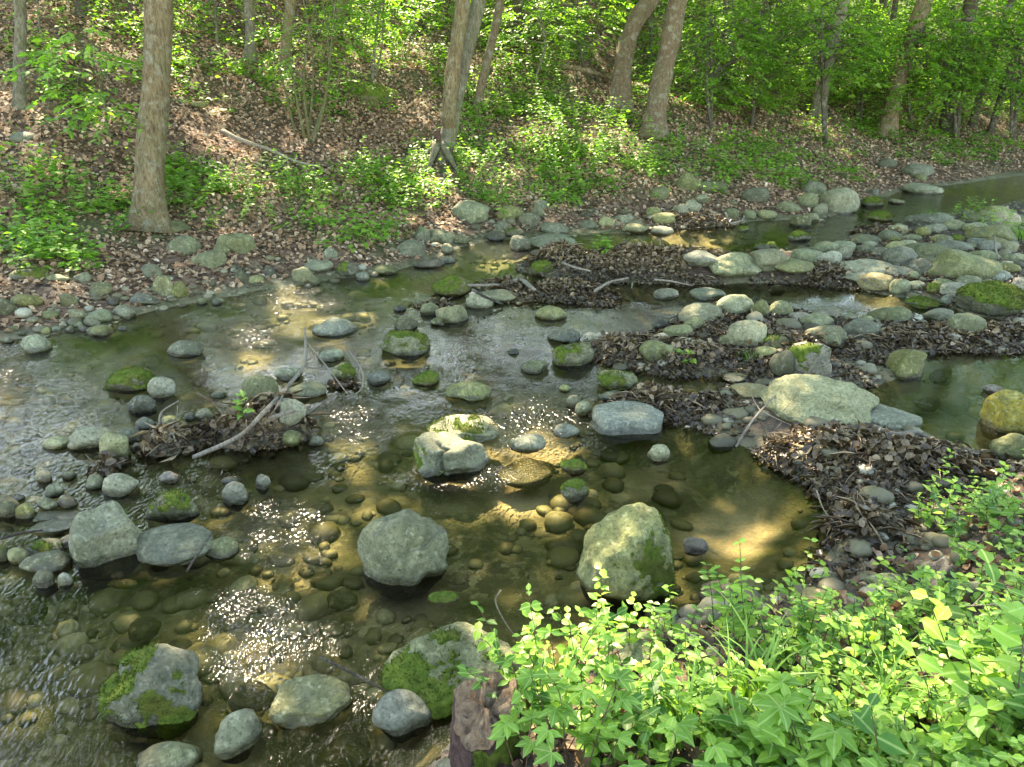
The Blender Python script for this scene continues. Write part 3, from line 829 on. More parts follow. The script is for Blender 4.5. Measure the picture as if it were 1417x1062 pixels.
349 142 20 16 g | grey stone above the fallen branch
425 234 22 14 o | small stone at the end of the fallen branch
237 316 54 20 g | flat stone at the foot of the big trunk
614 251 18 9 p | pale stone below the leaning double tree
1228 227 26 15 g | squarish grey stone in the upper bank litter
961 757 36 22 r | purplish wet stone behind the tall tan-topped boulder
993 824 54 34 r | brown-grey stone under the leafy bank stems
979 857 44 38 g | round grey stone at the bank foot by the tall boulder
1123 824 50 18 g | grey slab at the edge of the black leaf muck
1231 806 62 20 g | long flat stone beside the pointed bank stone
1303 799 54 62 ra planes=peak | pointed brownish bank stone rising above the weeds
1343 821 48 32 g | rounded stone next to the pointed bank stone
1166 871 40 18 r | reddish brown stone in the shaded weeds
1289 897 46 28 b | bluish stone deep among the bank weeds
1314 716 28 18 g | small grey stone where the weeds meet the leaf bar
961 890 28 20 b | small bluish stone by the bank foot
986 904 24 14 g | little flat stone under the bank leaves
1055 847 34 22 g | grey stone peeping through the bank stems
18 455 14 8 d | ~
30 462 12 7 g | ~
79 457 15 10 b | ~
97 457 14 10 d | ~
108 450 15 9 b | ~
52 457 12 7 p | ~
116 456 13 8 r | ~
88 450 12 7 p | ~
11 472 16 9 o | ~
279 418 15 10 g | ~
299 419 14 9 b | ~
170 455 12 7 o | ~
'''
PLANES = {'tablet': [(0,-.25,1,.62),(.9,.2,.5,.75),(-.9,0,.3,.8),(.2,-1,.1,.72)],
          'dome': [(-.25,.2,1,.90),(.9,-.5,.45,.90),(-.9,-.5,.2,.92),(.45,-1,.25,.86),(-.4,-1,.15,.9)],
          'low': [(0,-.1,1,.6),(0,-1,.35,.8)], 'flat': [(0,-.1,1,.55),(.1,-1,.25,.7)],
          'peak': [(-.9,-.2,.55,.5),(.85,-.2,.5,.45),(0,-1,.3,.7)]}
def make_rocks():
    for ln in ROCK_TABLE.strip().splitlines():
        left, label = ln.split('|'); tk = left.split(); label = label.strip()
        kw = dict(t.split('=') for t in tk if '=' in t)
        cx, cy, w, h = map(float, tk[:4])
        group = None
        if label == '~': label, group = 'little cobble in the row along the far waterline', 'little cobbles along the far waterline'
        place_rock(cx, cy, w, h, tk[4], label, group, float(kw['rot']) if 'rot' in kw else None, PLANES.get(kw.get('planes')))
    # cobbles packed between the boulders of the gravel bar
    rg = np.random.default_rng(17); got = 0; P = np.array([r[0][:2] for r in ROCKS])
    for k in range(4000):
        if got >= 36: break
        px, py = rg.uniform(1130, 1412), rg.uniform(298, 405)
        g = ground_pt(px, py)
        if g[2] < .04 or sdist(np.array([g[0]]), np.array([g[1]]), BAR1)[0] < .1: continue
        w = rg.uniform(18, 34); q = np.array([r[0][:2] for r in ROCKS]); a = np.array([r[1]+r[2] for r in ROCKS])/2
        if (np.hypot(*(q-g[:2]).T) < a*.75+w*.3*pxscale(g)).any(): continue
        place_rock(px, py, w, w*rg.uniform(.42, .62), rg.choice(['g', 'p', 'b', 'o', 'g']), 'cobble packed between the larger boulders of the gravel bar', 'cobbles packed between the gravel bar boulders'); got += 1
    # half-mossed boulder: grey on one face, a bright moss slope on the other
    o, q, f = place_rock(219, 956, 142, 104, 'gk', 'half-mossed boulder, one slope bright green and the other bare grey', None, None,
                         [(-.75,-.3,.75,.78),(.75,-.35,.6,.80),(.3,-1,.1,.8)], 903)
    moss_on(o, q, f, (-.75,-.2,.75), .62, 31, .013); 
    moss_on(o, q, f, (.5,-1,-.1), .62, 35, .009)
    # tall boulder with a tan patch
    o, q, f = place_rock(873, 782, 140, 138, 'gk', 'tall grey boulder with a tan scooped top and moss down one side', None, None,
                         [(-.5,-.3,.85,.88),(-.95,-.2,.3,.86),(.8,-.3,.5,.95),(-.3,-1,.45,.86)], 911)
    moss_on(o, q, f, (.85,-.6,.05), .72, 41, .007)
    # long boulder with a mossy nose
    o, q, f = place_rock(634, 930, 192, 104, 'gk', 'long boulder with a thick mossy nose beside the rotten stump', None, .38,
                         [(0,-.2,1,.66),(-.7,-.5,.5,.72),(.3,-1,.25,.72)], 921)
    moss_on(o, q, f, (-.8,-.75,.35), .35, 51, .012)
    # cracked boulder: two touching halves of one split stone
    o, q, f = place_rock(618, 632, 112, 64, 'gk', 'cracked boulder split by a deep seam in midstream', None, -.1,
                         [(0,-.1,1,.72),(-.8,-.4,.4,.78),(.8,-.4,.3,.8),(0,-1,.3,.75)], 931)
    me = o.data; co = np.empty(len(me.vertices)*3, np.float32); me.vertices.foreach_get('co', co); co = co.reshape(-1, 3)
    sc = np.abs(co).max(0); u = co[:, 0]/sc[0]; v = co[:, 1]/sc[1]
    d = u + .22 + .25*v + .10*np.sin(6*v+1) + .06*np.sin(17*v)
    co *= (1 - .34*np.exp(-(d/.05)**2)*np.clip(co[:, 2:]/sc[2]*1.5+.9, 0, 1).T[0])[:, None]
    me.vertices.foreach_set('co', co.ravel()); me.update()
    moss_on(o, q, f, (-1,-.4,.0), .75, 61, .008)
    # great pale rock of the leaf bar
    o, q, f = place_rock(1136, 556, 150, 66, 'pk', 'great pale rock with an ochre hollow lying in the brown leaf bar', None, -.18,
                         [(0,-.2,1,.66),(-.6,-.6,.6,.75),(.8,-.5,.5,.7),(.1,-1,.4,.70)], 941)
    # moss dome
    o, q, f = place_rock(183, 528, 64, 32, 'o', 'moss dome, a round stone wholly covered in yellow-green moss', None, None, None, 951)
    moss_on(o, q, f, (0,0,1), -.1, 71, .012)
# ---------------------------------------------------------------- trees
TREES = []      # (base, top point, object)
CROWN = {}      # tree object name -> lists of leaf arrays
def thing(name, label, cat, loc, group=None):
    o = bpy.data.objects.new(name, None); COL.objects.link(o); o.location = loc; o.empty_display_size = .2
    return tag(o, label, cat, group)
def tree(pts, wpx, mat, label, height_=12., name='tree', flare=1.35, seed=0, canopy=True, cat='tree', lump=.05, limbs=4, top=.55):
    """pts: photo pixels from the foot upwards; the trunk stays in the depth of its foot and goes on above the frame"""
    b = ground_pt(*pts[0]); b[2] -= .08
    root = thing(name, label, cat, b)
    P = [b] + [at_y(px, py, b[1] + .15*k) for k, (px, py) in enumerate(pts[1:], 1)]
    d = unit(P[-1]-P[-2]); q = P[-1]; rg = np.random.default_rng(seed+3)
    while q[2] < b[2]+height_:
        d = unit(d*.8 + np.array([0, 0, .25]) + rg.normal(0, .06, 3)); q = q + d*1.1; P.append(q)
    r0 = wpx/2*pxscale(b)*.92
    path = smooth_path(P, 5); n = len(path); t = np.linspace(0, 1, n)
    hts = np.array([p[2] for p in path])-b[2]
    rad = r0*(1 - (1-top)*np.clip(hts/height_, 0, 1)) * (1 + (flare-1)*np.exp(-hts/(r0*1.6)))
    V, l, s = tube_arrays(path, rad, 20, lump, seed)
    cen = np.repeat(np.array(path), 20, 0); rel = V-cen; hh = np.maximum(V[:, 2]-b[2]-.05, 0); ang = np.arctan2(rel[:, 1], rel[:, 0])
    V = cen + rel*(1 + (.30*np.clip(np.cos(ang*rg.integers(3, 6)+seed)+.35*np.sin(ang*2+seed*2), 0, 1.2)*np.exp(-hh/(r0*1.5)))[:, None])
    link('trunk', np_mesh('trunk', V-b, l, s, mat), root)
    for k in range(limbs):
        i = int(n*rg.uniform(.45, .9)); az = rg.uniform(0, 2*math.pi) if k else -1.9
        st = path[i]; L = rg.uniform(2.2, 4.0); dd = np.array([math.cos(az), math.sin(az), rg.uniform(.25, .8)])
        lp = [st, st+dd*L*.35, st+dd*L*.7+np.array([0, 0, .15*L])+rg.normal(0, .12, 3), st+dd*L+np.array([0, 0, .3*L])+rg.normal(0, .2, 3)]
        rr = rad[i]*.5
        tw = []
        for m in range(4):
            e = lp[1+m % 3]; a2 = az+rg.uniform(-1.1, 1.1); e2 = e+np.array([math.cos(a2), math.sin(a2), rg.uniform(.0, .7)])*rg.uniform(.8, 1.7)
            tw.append(tube_arrays([e, (e+e2)/2+rg.normal(0, .06, 3), e2], [rr*.4, rr*.12], 5))
        V, l, s = join([tube_arrays(smooth_path(lp, 4), [rr, rr*.75, rr*.5, rr*.25], 8, lump, seed+k)]+tw)
        link('limb', np_mesh('limb', V-b, l, s, mat), root)
    if canopy: TREES.append((b, path[-1], root))
    return root, path, r0
def crown_on(root, b, P, D, N, L, Wd, tone, tmpl, mat, name='crown'):
    me = leaf_mesh(name, np.asarray(P)-b, D, N, L, Wd, tmpl, mat, tone)
    return link(name, me, root)

def sprays(centre, rad, n, seed, size, per=(9, 15), flat=.35, tw=.55, drop=.12, shape=1.0):
    """layered leafy twigs inside an ellipsoid: leaf arrays and twig tubes"""
    rg = np.random.default_rng(seed); P = []; D = []; N = []; L = []; T = []; tubes = []
    c = np.array(centre); R = np.array(rad)
    for k in range(n):
        u = unit(rg.normal(size=3))*rg.uniform(.25, 1)**.5
        st = c + u*R*.85
        az = math.atan2(u[1], u[0]) + rg.normal(0, .7)
        d = np.array([math.cos(az), math.sin(az), rg.normal(-drop, .18)]); d = unit(d)
        m = rg.integers(*per); ln = tw*rg.uniform(.6, 1.3)
        s = np.linspace(.05, 1, m)
        pts = st + d*(s*ln)[:, None]; pts[:, 2] -= .16*ln*s*s
        side = unit(np.cross(d, [0, 0, 1]))*np.where(np.arange(m) % 2, 1, -1)[:, None]
        dirs = unit(d*.75 + side*.8 + rg.normal(0, .22, (m, 3)) + np.array([0, 0, -.15]))
        P.append(pts); D.append(dirs); N.append(unit(np.array([0, 0, 1.]) + rg.normal(0, flat, (m, 3))))
        L.append(size*rg.uniform(.65, 1.25, m)); T.append(np.clip(rg.normal(.5, .2)+rg.normal(0, .14, m), 0, 1))
        if k % 2 == 0: tubes.append(tube_arrays(np.array([st, st+d*ln*.5-np.array([0, 0, .04*ln]), st+d*ln-np.array([0, 0, .16*ln])]), [.004+.0015*ln, .0015], 4))
    return np.concatenate(P), np.concatenate(D), np.concatenate(N), np.concatenate(L), np.concatenate(T), tubes

def sapling(foot, ctr, rad, n, label, seed, size=.10, stems=1, spread=.3, mat='bark_g', wpx=6, leafmat='leaf_u', tmpl=LEAF4, name='young_tree', cat='young tree', group=None, dy=0., hang=True):
    """thin tree: foot pixel, crown centre (pixel) at the foot's depth plus dy, crown half-sizes in metres"""
    b = ground_pt(*foot); root = thing(name, label, cat, b, group); rg = np.random.default_rng(seed)
    c = at_y(ctr[0], ctr[1], b[1]+dy)
    P, D, N, L, T, tubes = sprays(c, rad, n, seed, size)
    g = gh(P[:, 0], P[:, 1]) + .05
    keep = P[:, 2] > g
    r0 = wpx/2*pxscale(b); trunks = []
    for k in range(stems):
        off = rg.normal(0, spread, 3)*(k > 0); off[2] = abs(off[2])
        e = c + np.array([0, 0, rad[2]*.6]) + off*np.array([1.6, 1, 1]); st = b + np.array([off[0], off[1], 0])*.22 - np.array([0, 0, .05])
        mid = st*.55 + e*.45 + rg.normal(0, .10, 3)
        tp = smooth_path([st, mid, e], 6); trunks.append((tp, r0*rg.uniform(.6, 1) if k else r0))
        V, l, s = tube_arrays(tp, [trunks[-1][1], trunks[-1][1]*.35], 8, .04, seed+k)
        link('trunk' if stems == 1 else 'stem', np_mesh('stem', V-b, l, s, M[mat]), root)
    br = []
    for k in range(max(6, n//9)):
        tp, rr = trunks[k % stems]; a = tp[int(len(tp)*rg.uniform(.4, .98))]; q = P[rg.integers(len(P))]
        br.append(tube_arrays(smooth_path([a, (a+q)/2+np.array([0, 0, .08]), q], 3), [max(rr*.3, .004), .002], 5))
    V, l, s = join(br+tubes[:len(tubes)])
    link('branches' if False else 'branch', np_mesh('branch', V-b, l, s, M[mat]), root)
    crown_on(root, b, P[keep], D[keep], N[keep], L[keep], L[keep]*.56, T[keep], tmpl, M[leafmat])
    return root

TRUNKS = [
 (((206,312),(208,230),(214,130),(219,0)), 41, 'bark', 'big straight grey-brown trunk at the foot of the far bank', 1),
 (((26,146),(27,80),(27,0)), 17, 'bark_g', 'slim pale trunk beside the spray of broad leaves', 2),
 (((346,82),(346,40),(344,0)), 15, 'bark_g', 'slim straight trunk high on the slope above the sunlit leaves', 3),
 (((393,92),(397,50),(403,0)), 16, 'bark', 'slim trunk beside the clump of bare saplings high on the slope', 4),
 (((609,222),(625,165),(636,110),(650,50),(662,0)), 24, 'bark_g', 'leaning double tree with a black hollow at its foot', 5),
 (((656,160),(668,110),(682,55),(692,0)), 13, 'bark_r', 'thin brown tree leaning beside the double tree', 6),
 (((856,152),(860,110),(866,70),(880,28),(902,-2),(928,-40)), 27, 'bark_r', 'stout brown tree bowing over in an arch', 7),
 (((902,188),(912,130),(922,80),(934,20)), 30, 'bark_r', 'brown trunk leaning out from the foot of the arching tree', 8),
 (((1131,160),(1142,105),(1156,40),(1168,0)), 20, 'bark_g', 'grey trunk half hidden by beech leaves beyond the bend', 9),
 (((1226,188),(1238,130),(1256,70),(1280,0)), 24, 'bark', 'dark leaning trunk above the upper channel', 10),
 (((1345,176),(1362,110),(1385,40),(1400,0)), 11, 'bark_d', 'thin dark tree slanting beyond the upper channel', 11),
 (((1370,186),(1392,110),(1420,30)), 9, 'bark_d', 'thinnest dark tree, slanting hardest, beyond the upper channel', 12),
 (((968,20),(975,-30),(985,-80)), 12, 'bark', 'distant trunk high on the slope behind the arching tree', 13),
 (((755,25),(752,-30),(750,-90)), 14, 'bark_d', 'distant dark trunk on the hilltop behind the double tree', 14),
 (((470,30),(474,-10),(478,-90)), 14, 'bark', 'distant trunk on the hilltop above the mossy slope boulder', 15),
 (((110,20),(112,-10),(116,-90)), 15, 'bark_d', 'distant trunk high behind the spray of broad leaves', 16),
]
def make_trees():
    for pts, w, m, lab, sd in TRUNKS:
        root, path, r0 = tree(pts, w, M[m], lab, 13. if w > 20 else 11., seed=sd, limbs=5 if w > 20 else 4, flare=1.45 if sd != 5 else 1.1)
        b = np.array(root.location)
        if sd == 5:      # the second stem and the hollow root
            p2 = [path[4], at_y(622,150,b[1]-.05), at_y(628,90,b[1]), at_y(636,40,b[1]+.05), at_y(640,0,b[1]+.1)]
            d = unit(p2[-1]-p2[-2]); 
            for k in range(7): p2.append(p2[-1]+unit(d+np.array([-.05,0,.3]))*1.2)
            V, l, s = tube_arrays(smooth_path(p2, 4), [r0*.9, r0*.85, r0*.6, r0*.5], 16, .05, 55)
            link('trunk', np_mesh('trunk', V-b, l, s, M['bark']), root)
            rts = []
            for dx, dy, L in ((-.42,-.15,.1), (-.2,-.5,.0), (.35,-.4,0), (.1,.4,.1)):
                e = b+np.array([dx, dy, 0]); e[2] = gh(e[0], e[1])-.02
                rts.append(tube_arrays(smooth_path([b+np.array([dx*.15,dy*.15,.35]), b+np.array([dx*.5,dy*.5,.16]), e], 4), [r0*.6, r0*.4, r0*.15], 8, .08, 3))
            V, l, s = join(rts); link('root', np_mesh('root', V-b, l, s, M['bark_g']), root)
            hp = at_y(606,190,b[1]-r0*.8); hq = ico(3)[0]*np.array([.05,.03,.13])
            hq = hq*(1+.3*noise3(ico(3)[0], 2.5, 4)[:, None])
            link('hollow', np_mesh('hollow', hq+hp-b, ico(3)[1].ravel(), np.full(len(ico(3)[1]), 3), M['rotten']), root)  # solid dark lump in place of a cavity; its darkness is only colour
        if sd == 7:
            pass
    YOUNG = [
     ((150,190),(130,110),(.75,.7,.75),42,'broad-leaved sapling hanging in front of the slim pale trunk',1,.115,1,.3,'bark_g',4,LEAF8,-.9),
     ((428,196),(440,60),(1.0,.9,.9),90,'clump of bare thin saplings fanning out on the slope',2,.07,6,.42,'stem',5,LEAF4,.2),
     ((60,60),(60,0),(1.5,1.0,.9),105,'young tree with pale sunlit leaves on the upper slope corner',3,.085,1,.3,'bark_g',5,LEAF4,.6),
     ((300,60),(300,-5),(1.2,.9,.6),75,'low young tree between the slim straight trunks and the big one',4,.085,1,.3,'bark_g',5,LEAF4,1.2),
     ((515,110),(530,18),(1.3,.9,.55),135,'young tree with pale sunlit layers above the mossy slope boulder',5,.095,2,.3,'bark_g',5,LEAF4,.3),
     ((560,60),(600,-10),(1.6,1.0,.8),135,'young tree spreading behind the leaning double tree',6,.09,1,.3,'bark_g',5,LEAF4,1.5),
     ((740,110),(745,40),(1.5,1.0,.7),150,'young tree filling the slope behind the thin brown tree',7,.095,2,.3,'bark_g',5,LEAF4,.8),
     ((810,100),(800,10),(1.6,1.1,.8),150,'young tree arching over the slope beside the stout bowed trunk',8,.095,1,.3,'bark_d',5,LEAF4,1.0),
     ((985,180),(985,80),(1.3,1.2,1.4),374,'dense young beech behind the leaning brown trunk',9,.09,2,.3,'bark_d',6,LEAF4,.6),
     ((1040,176),(1045,75),(1.4,1.2,1.5),418,'bushy young beech between the brown trunk and the bend',10,.09,2,.3,'bark_d',6,LEAF4,.8),
     ((1143,200),(1130,60),(1.5,1.3,1.2),396,'slender dark sapling leaning beside the grey trunk',11,.095,1,.3,'bark_d',8,LEAF4,.0),
     ((1190,170),(1190,70),(1.6,1.2,1.4),418,'young beech hiding the slope below the dark leaning trunk',12,.10,2,.3,'bark_d',6,LEAF4,.6),
     ((1262,178),(1270,90),(1.6,1.3,1.4),440,'bright layered beech in front of the dark leaning trunk',13,.10,2,.3,'bark_d',6,LEAF4,-.6),
     ((1325,190),(1320,70),(1.7,1.4,1.5),440,'spreading beech over the narrows of the upper channel',14,.105,2,.3,'bark_d',6,LEAF4,.2),
     ((1400,196),(1400,80),(1.8,1.5,1.6),440,'large leafy beech closing the view at the upper channel',15,.105,2,.3,'bark_d',7,LEAF4,.0),
     ((1080,120),(1075,10),(1.8,1.2,1.0),330,'far bright young tree above the bend',16,.10,1,.3,'bark_d',5,LEAF4,2.5),
     ((1210,120),(1210,5),(2.2,1.4,1.2),374,'far bright young tree behind the dark leaning trunk',17,.11,1,.3,'bark_d',5,LEAF4,3.0),
     ((1340,130),(1350,0),(2.4,1.5,1.3),396,'far bright young tree behind the slanting thin ones',18,.11,1,.3,'bark_d',5,LEAF4,3.5),
     ((900,90),(905,-10),(1.6,1.2,.7),135,'far young tree showing under the arch of the bowed trunk',19,.10,1,.3,'bark_d',5,LEAF4,1.6),
     ((190,60),(180,0),(1.4,.9,.7),90,'shaded young tree behind the big straight trunk',20,.085,1,.3,'bark_d',5,LEAF4,1.4),
    ]
    for f, c, r, n, lab, sd, sz, st, sp, m, w, tm, dy in YOUNG:
        sapling(f, c, r, n, lab, sd+100, sz, st, sp, m, w, 'leaf_u', tm, dy=dy)

# sunlit patches of the place: canopy leaves are cut away to let the sun through
SUN = [(320,118,24,20,.95),(395,132,16,22,.9),(305,165,26,14,.8),(300,205,58,30,.85),(140,165,34,24,.7),(68,80,14,18,.8),(188,90,16,28,.7),(420,205,75,18,.6),(70,305,60,20,.55),
 (560,150,65,32,.9),(540,70,70,45,.8),(520,100,55,22,.8),(690,120,45,55,.8),(760,205,60,32,1),(840,215,55,38,.9),(800,150,95,45,.75),(620,240,55,32,1),(606,290,34,36,1),(690,258,44,18,.8),
 (765,300,32,14,.5),(840,65,28,32,1),(650,292,22,16,.7),(1055,192,24,12,.9),(1157,140,18,8,.8),(1316,155,14,8,.7),(1100,60,200,70,.6),(1300,60,160,80,.6),(960,60,80,60,.6),
 (965,312,55,14,1),(930,330,65,16,.9),(1080,350,28,16,.9),(1000,365,45,14,.7),(1230,400,34,20,.8),(1410,400,20,24,.8),(1118,500,42,34,.9),(1140,550,55,24,.9),(1075,505,22,22,.8),(1400,570,32,34,.95),
 (1110,615,75,32,.75),(1000,430,32,18,.7),(1010,702,52,26,1),(640,588,54,18,.8),(618,622,44,22,.8),(740,582,62,24,.95),(726,652,46,28,1),(793,645,22,14,1),(795,678,18,18,1),(560,475,34,14,.6),
 (470,450,32,16,.9),(345,470,34,22,1),(410,415,46,20,.9),(500,420,34,12,.8),(490,590,34,28,.9),(390,738,38,26,.9),(450,700,32,22,.9),(365,885,46,50,.92),(440,890,34,22,.7),(85,935,26,42,.75),
 (10,530,18,22,1),(640,662,64,12,.9),(520,660,28,22,.7),(700,350,44,12,.8),(620,350,24,14,.6),(870,735,50,36,.7),(230,910,30,36,.3),(550,730,40,30,.3),
 (780,890,95,75,.9),(860,1000,170,80,.75),(1080,1010,120,60,.5),(1340,960,130,100,.55),(1360,690,70,60,.45),(1050,860,80,50,.35),(1180,1040,120,40,.6),(660,1000,40,30,.8)]
def sun_gap(gx, gy):
    gap = ell(SUN, gx, gy)
    lump = fbm(gx*.9+3, gy*.9, 91, 3); fine = fbm(gx*3.2, gy*3.2, 95, 3)
    farb = np.clip(sdist(gx, gy, FAR)*.8, 0, 1)
    gap = np.maximum(gap, np.clip((lump-.42)*5, 0, .85)*farb)
    gap = np.clip(gap*1.5 - .25*(fine > .50), 0, 1)
    gap = np.where(gy < .6, np.maximum(gap, .4), gap); gap = np.where(gy > 19, np.maximum(gap, .35), gap)
    return gap
def landing(P):
    g = np.zeros(len(P))
    for k in range(5):
        q = P - SUND*((P[:, 2]-g)/SUND[2])[:, None]; g = np.maximum(gh(q[:, 0], q[:, 1]), 0)
    return q
def make_canopy(n=420000):  # crowns above the view, shaped by where their shade should fall
    rg = np.random.default_rng(5)
    # leaves live where their shadow can land on the visible place, plus a margin
    z = rg.uniform(6.2, 13.5, n); gx = rg.uniform(-13, 20, n); gy = rg.uniform(-1.0, 27, n)
    half = .76*gy + 3.5; ok = np.abs(gx) < half + 2; gx, gy, z = gx[ok], gy[ok], z[ok]
    # walk from the ground point towards the sun up to height z
    g0 = np.maximum(gh(gx, gy), 0); t = (z + g0*.75 - g0)/SUND[2]
    P = np.stack([gx, gy, g0], 1) + SUND*t[:, None]
    gap = sun_gap(gx, gy)
    keep = rg.uniform(size=len(gx)) > gap
    # clumps: thin out between them so that sky shows through
    cl = fbm(P[:, 0]*.8, P[:, 1]*.8+P[:, 2]*.7, 99, 3)
    keep &= rg.uniform(size=len(gx)) < np.clip((cl-.26)*5, .15, 1)
    P = P[keep]
    m = 90000; fy = rg.uniform(17, 36, m); fx = rg.uniform(-1, 1, m)*(.72*fy+4); g1 = gh(fx, fy); fz = g1 + 1.2 + 10*rg.uniform(size=m)
    F = np.stack([fx, fy, fz], 1); cl = fbm(fx*.55, fy*.55+fz*.6, 199, 3); vis = fy > 15.5-.1*fx
    F = F[(rg.uniform(size=m) < np.clip((cl-.40)*5, .02, 1)) & vis & ((fx > 4) | (fz > g1+5))]
    q = landing(F); F = F[rg.uniform(size=len(F)) > sun_gap(q[:, 0], q[:, 1])]
    P = np.concatenate([P, F])
    bases = np.array([b[:2] for b, _, _ in TREES]); tops = np.array([t[:2] for _, t, _ in TREES])
    mid = bases*.45+tops*.55
    own = np.argmin(((P[:, None, :2]-mid[None])**2).sum(2), 1)
    for k, (b, tp, root) in enumerate(TREES):
        m = own == k; q = P[m]; c = len(q)
        if c < 10: continue
        D = unit(np.stack([rg.normal(size=c), rg.normal(size=c), rg.normal(-.25, .3, c)], 1)); N = unit(np.array([0, 0, 1.])+rg.normal(0, .45, (c, 3)))
        L = rg.uniform(.12, .23, c)
        crown_on(root, b, q, D, N, L, L*.68, np.clip(rg.normal(.5, .25, c), 0, 1), LEAF4, M['leaf'])

def make_far_woods():
    rg = np.random.default_rng(77); m = 420000
    y = 17+30*rg.uniform(size=m)**.8; x = rg.uniform(-.95, 1.4, m)*y; g = gh(np.clip(x, -13, 23), y) + .25*np.maximum(x-23, 0)
    z = g + .8 + 15*rg.uniform(size=m)**1.15
    cl = .6*fbm(x*.35, y*.35+z*.45, 301, 3)+.4*fbm(x*1.1, y*.9+z*1.1, 305, 3)
    inner = (y < 23) & (x < 9+.25*y) & (z < g+4)
    keep = (rg.uniform(size=m) < np.clip((cl-np.where(x > .55*y, .38, np.where((np.abs(x) < 9) & (y < 36), .40, .45)))*8, 0, 1)) & ~inner & ~((y < 21) & (x < 8))
    P = np.stack([x, y, z], 1)[keep]; q = landing(P); P = P[(rg.uniform(size=len(P)) > sun_gap(q[:, 0], q[:, 1])) | (q[:, 1] > 20)]; n = len(P)
    D = unit(np.stack([rg.normal(size=n), rg.normal(size=n), rg.normal(-.2, .3, n)], 1)); N = unit(np.array([0, 0, 1.])+rg.normal(0, .45, (n, 3)))
    L = rg.uniform(.13, .30, n)
    tone = np.clip(rg.normal(.5, .2, n)+.8*(fbm(P[:, 0]*.4, P[:, 1]*.4, 311)-.5), 0, 1)
    o = link('far_woods', leaf_mesh('far_woods', P, D, N, L, L*.7, LEAF4, M['leaf'], tone))
    tag(o, 'bright green woodland closing the view up the slope and beyond the bend', 'woodland', None, 'stuff')
    tr = []
    for k in range(64):
        yy = rg.uniform(19, 44); xx = rg.uniform(-.9, 1.2)*yy; gg = float(gh(min(max(xx, -13), 23), yy)) + .25*max(xx-23, 0); ln = rg.normal(0, .6, 2)
        tr.append(tube_arrays(smooth_path([(xx, yy, gg-.2), (xx+ln[0]*.5, yy+ln[1]*.5, gg+6), (xx+ln[0]*1.4, yy+ln[1], gg+14)], 4), [rg.uniform(.09, .22), .05], 8, .05, k))
    V, l, s = join(tr); tag(link('trunk', np_mesh('trunk', V, l, s, M['bark_d']), o), None, None, None, 'stuff')

# ---------------------------------------------------------------- litter and undergrowth
def in_frame(x, y, z, m=60):
    d = y*math.cos(PITCH)-(z-CAMH)*math.sin(PITCH); v = y*math.sin(PITCH)+(z-CAMH)*math.cos(PITCH)
    px = IW/2+FPX*x/np.maximum(d, .01); py = IH/2-FPX*v/np.maximum(d, .01)
    return (d > .3) & (px > -m) & (px < IW+m) & (py > -m) & (py < IH+m), px, py
def slope_n(x, y):
    e = .08; return unit(np.stack([-(gh(x+e, y)-gh(x-e, y))/(2*e), -(gh(x, y+e)-gh(x, y-e))/(2*e), np.ones_like(x)], -1))
def scatter(n, seed, x0, x1, y0, y1, gamma=1.0):
    rg = np.random.default_rng(seed); y = y0+(y1-y0)*rg.uniform(size=n)**gamma
    hw = .9*y+1.4; x = rg.uniform(-1, 1, n)*hw; ok = (x > x0) & (x < x1)
    x, y = x[ok], y[ok]; z = gh(x, y); f, px, py = in_frame(x, y, z, 260)
    return x[f], y[f], z[f], px[f], py[f], rg
def rock_clear(x, y, grow=1.0):
    ok = np.ones(len(x), bool)
    for p, a, d, c in ROCKS:
        if a < .07: continue
        ok &= ((x-p[0])/(a*grow))**2 + ((y-p[1])/(d*grow))**2 > .8
    return ok
WETBAR = [(1150,640,120,60,1),(1250,670,130,60,1),(1190,745,70,60,1),(905,500,90,40,1),(1000,500,120,35,.9),(1330,470,130,22,1),(1230,482,80,24,.9),(940,560,80,22,1),(1120,520,90,25,.7),
          (1000,590,60,25,.7),(350,612,80,40,.9),(228,622,46,30,.9),(400,600,50,30,.8),(960,386,270,16,1.6),(790,408,80,15,1.6),(1150,392,120,15,1.6),(1020,445,150,30,.9),(1210,465,160,24,1),(965,312,60,14,1.4),(1320,385,150,60,.42),(1240,350,90,30,.4),(1060,460,140,40,.55),(480,545,60,25,.4),(150,650,30,20,.7),(250,700,20,8,.1)]
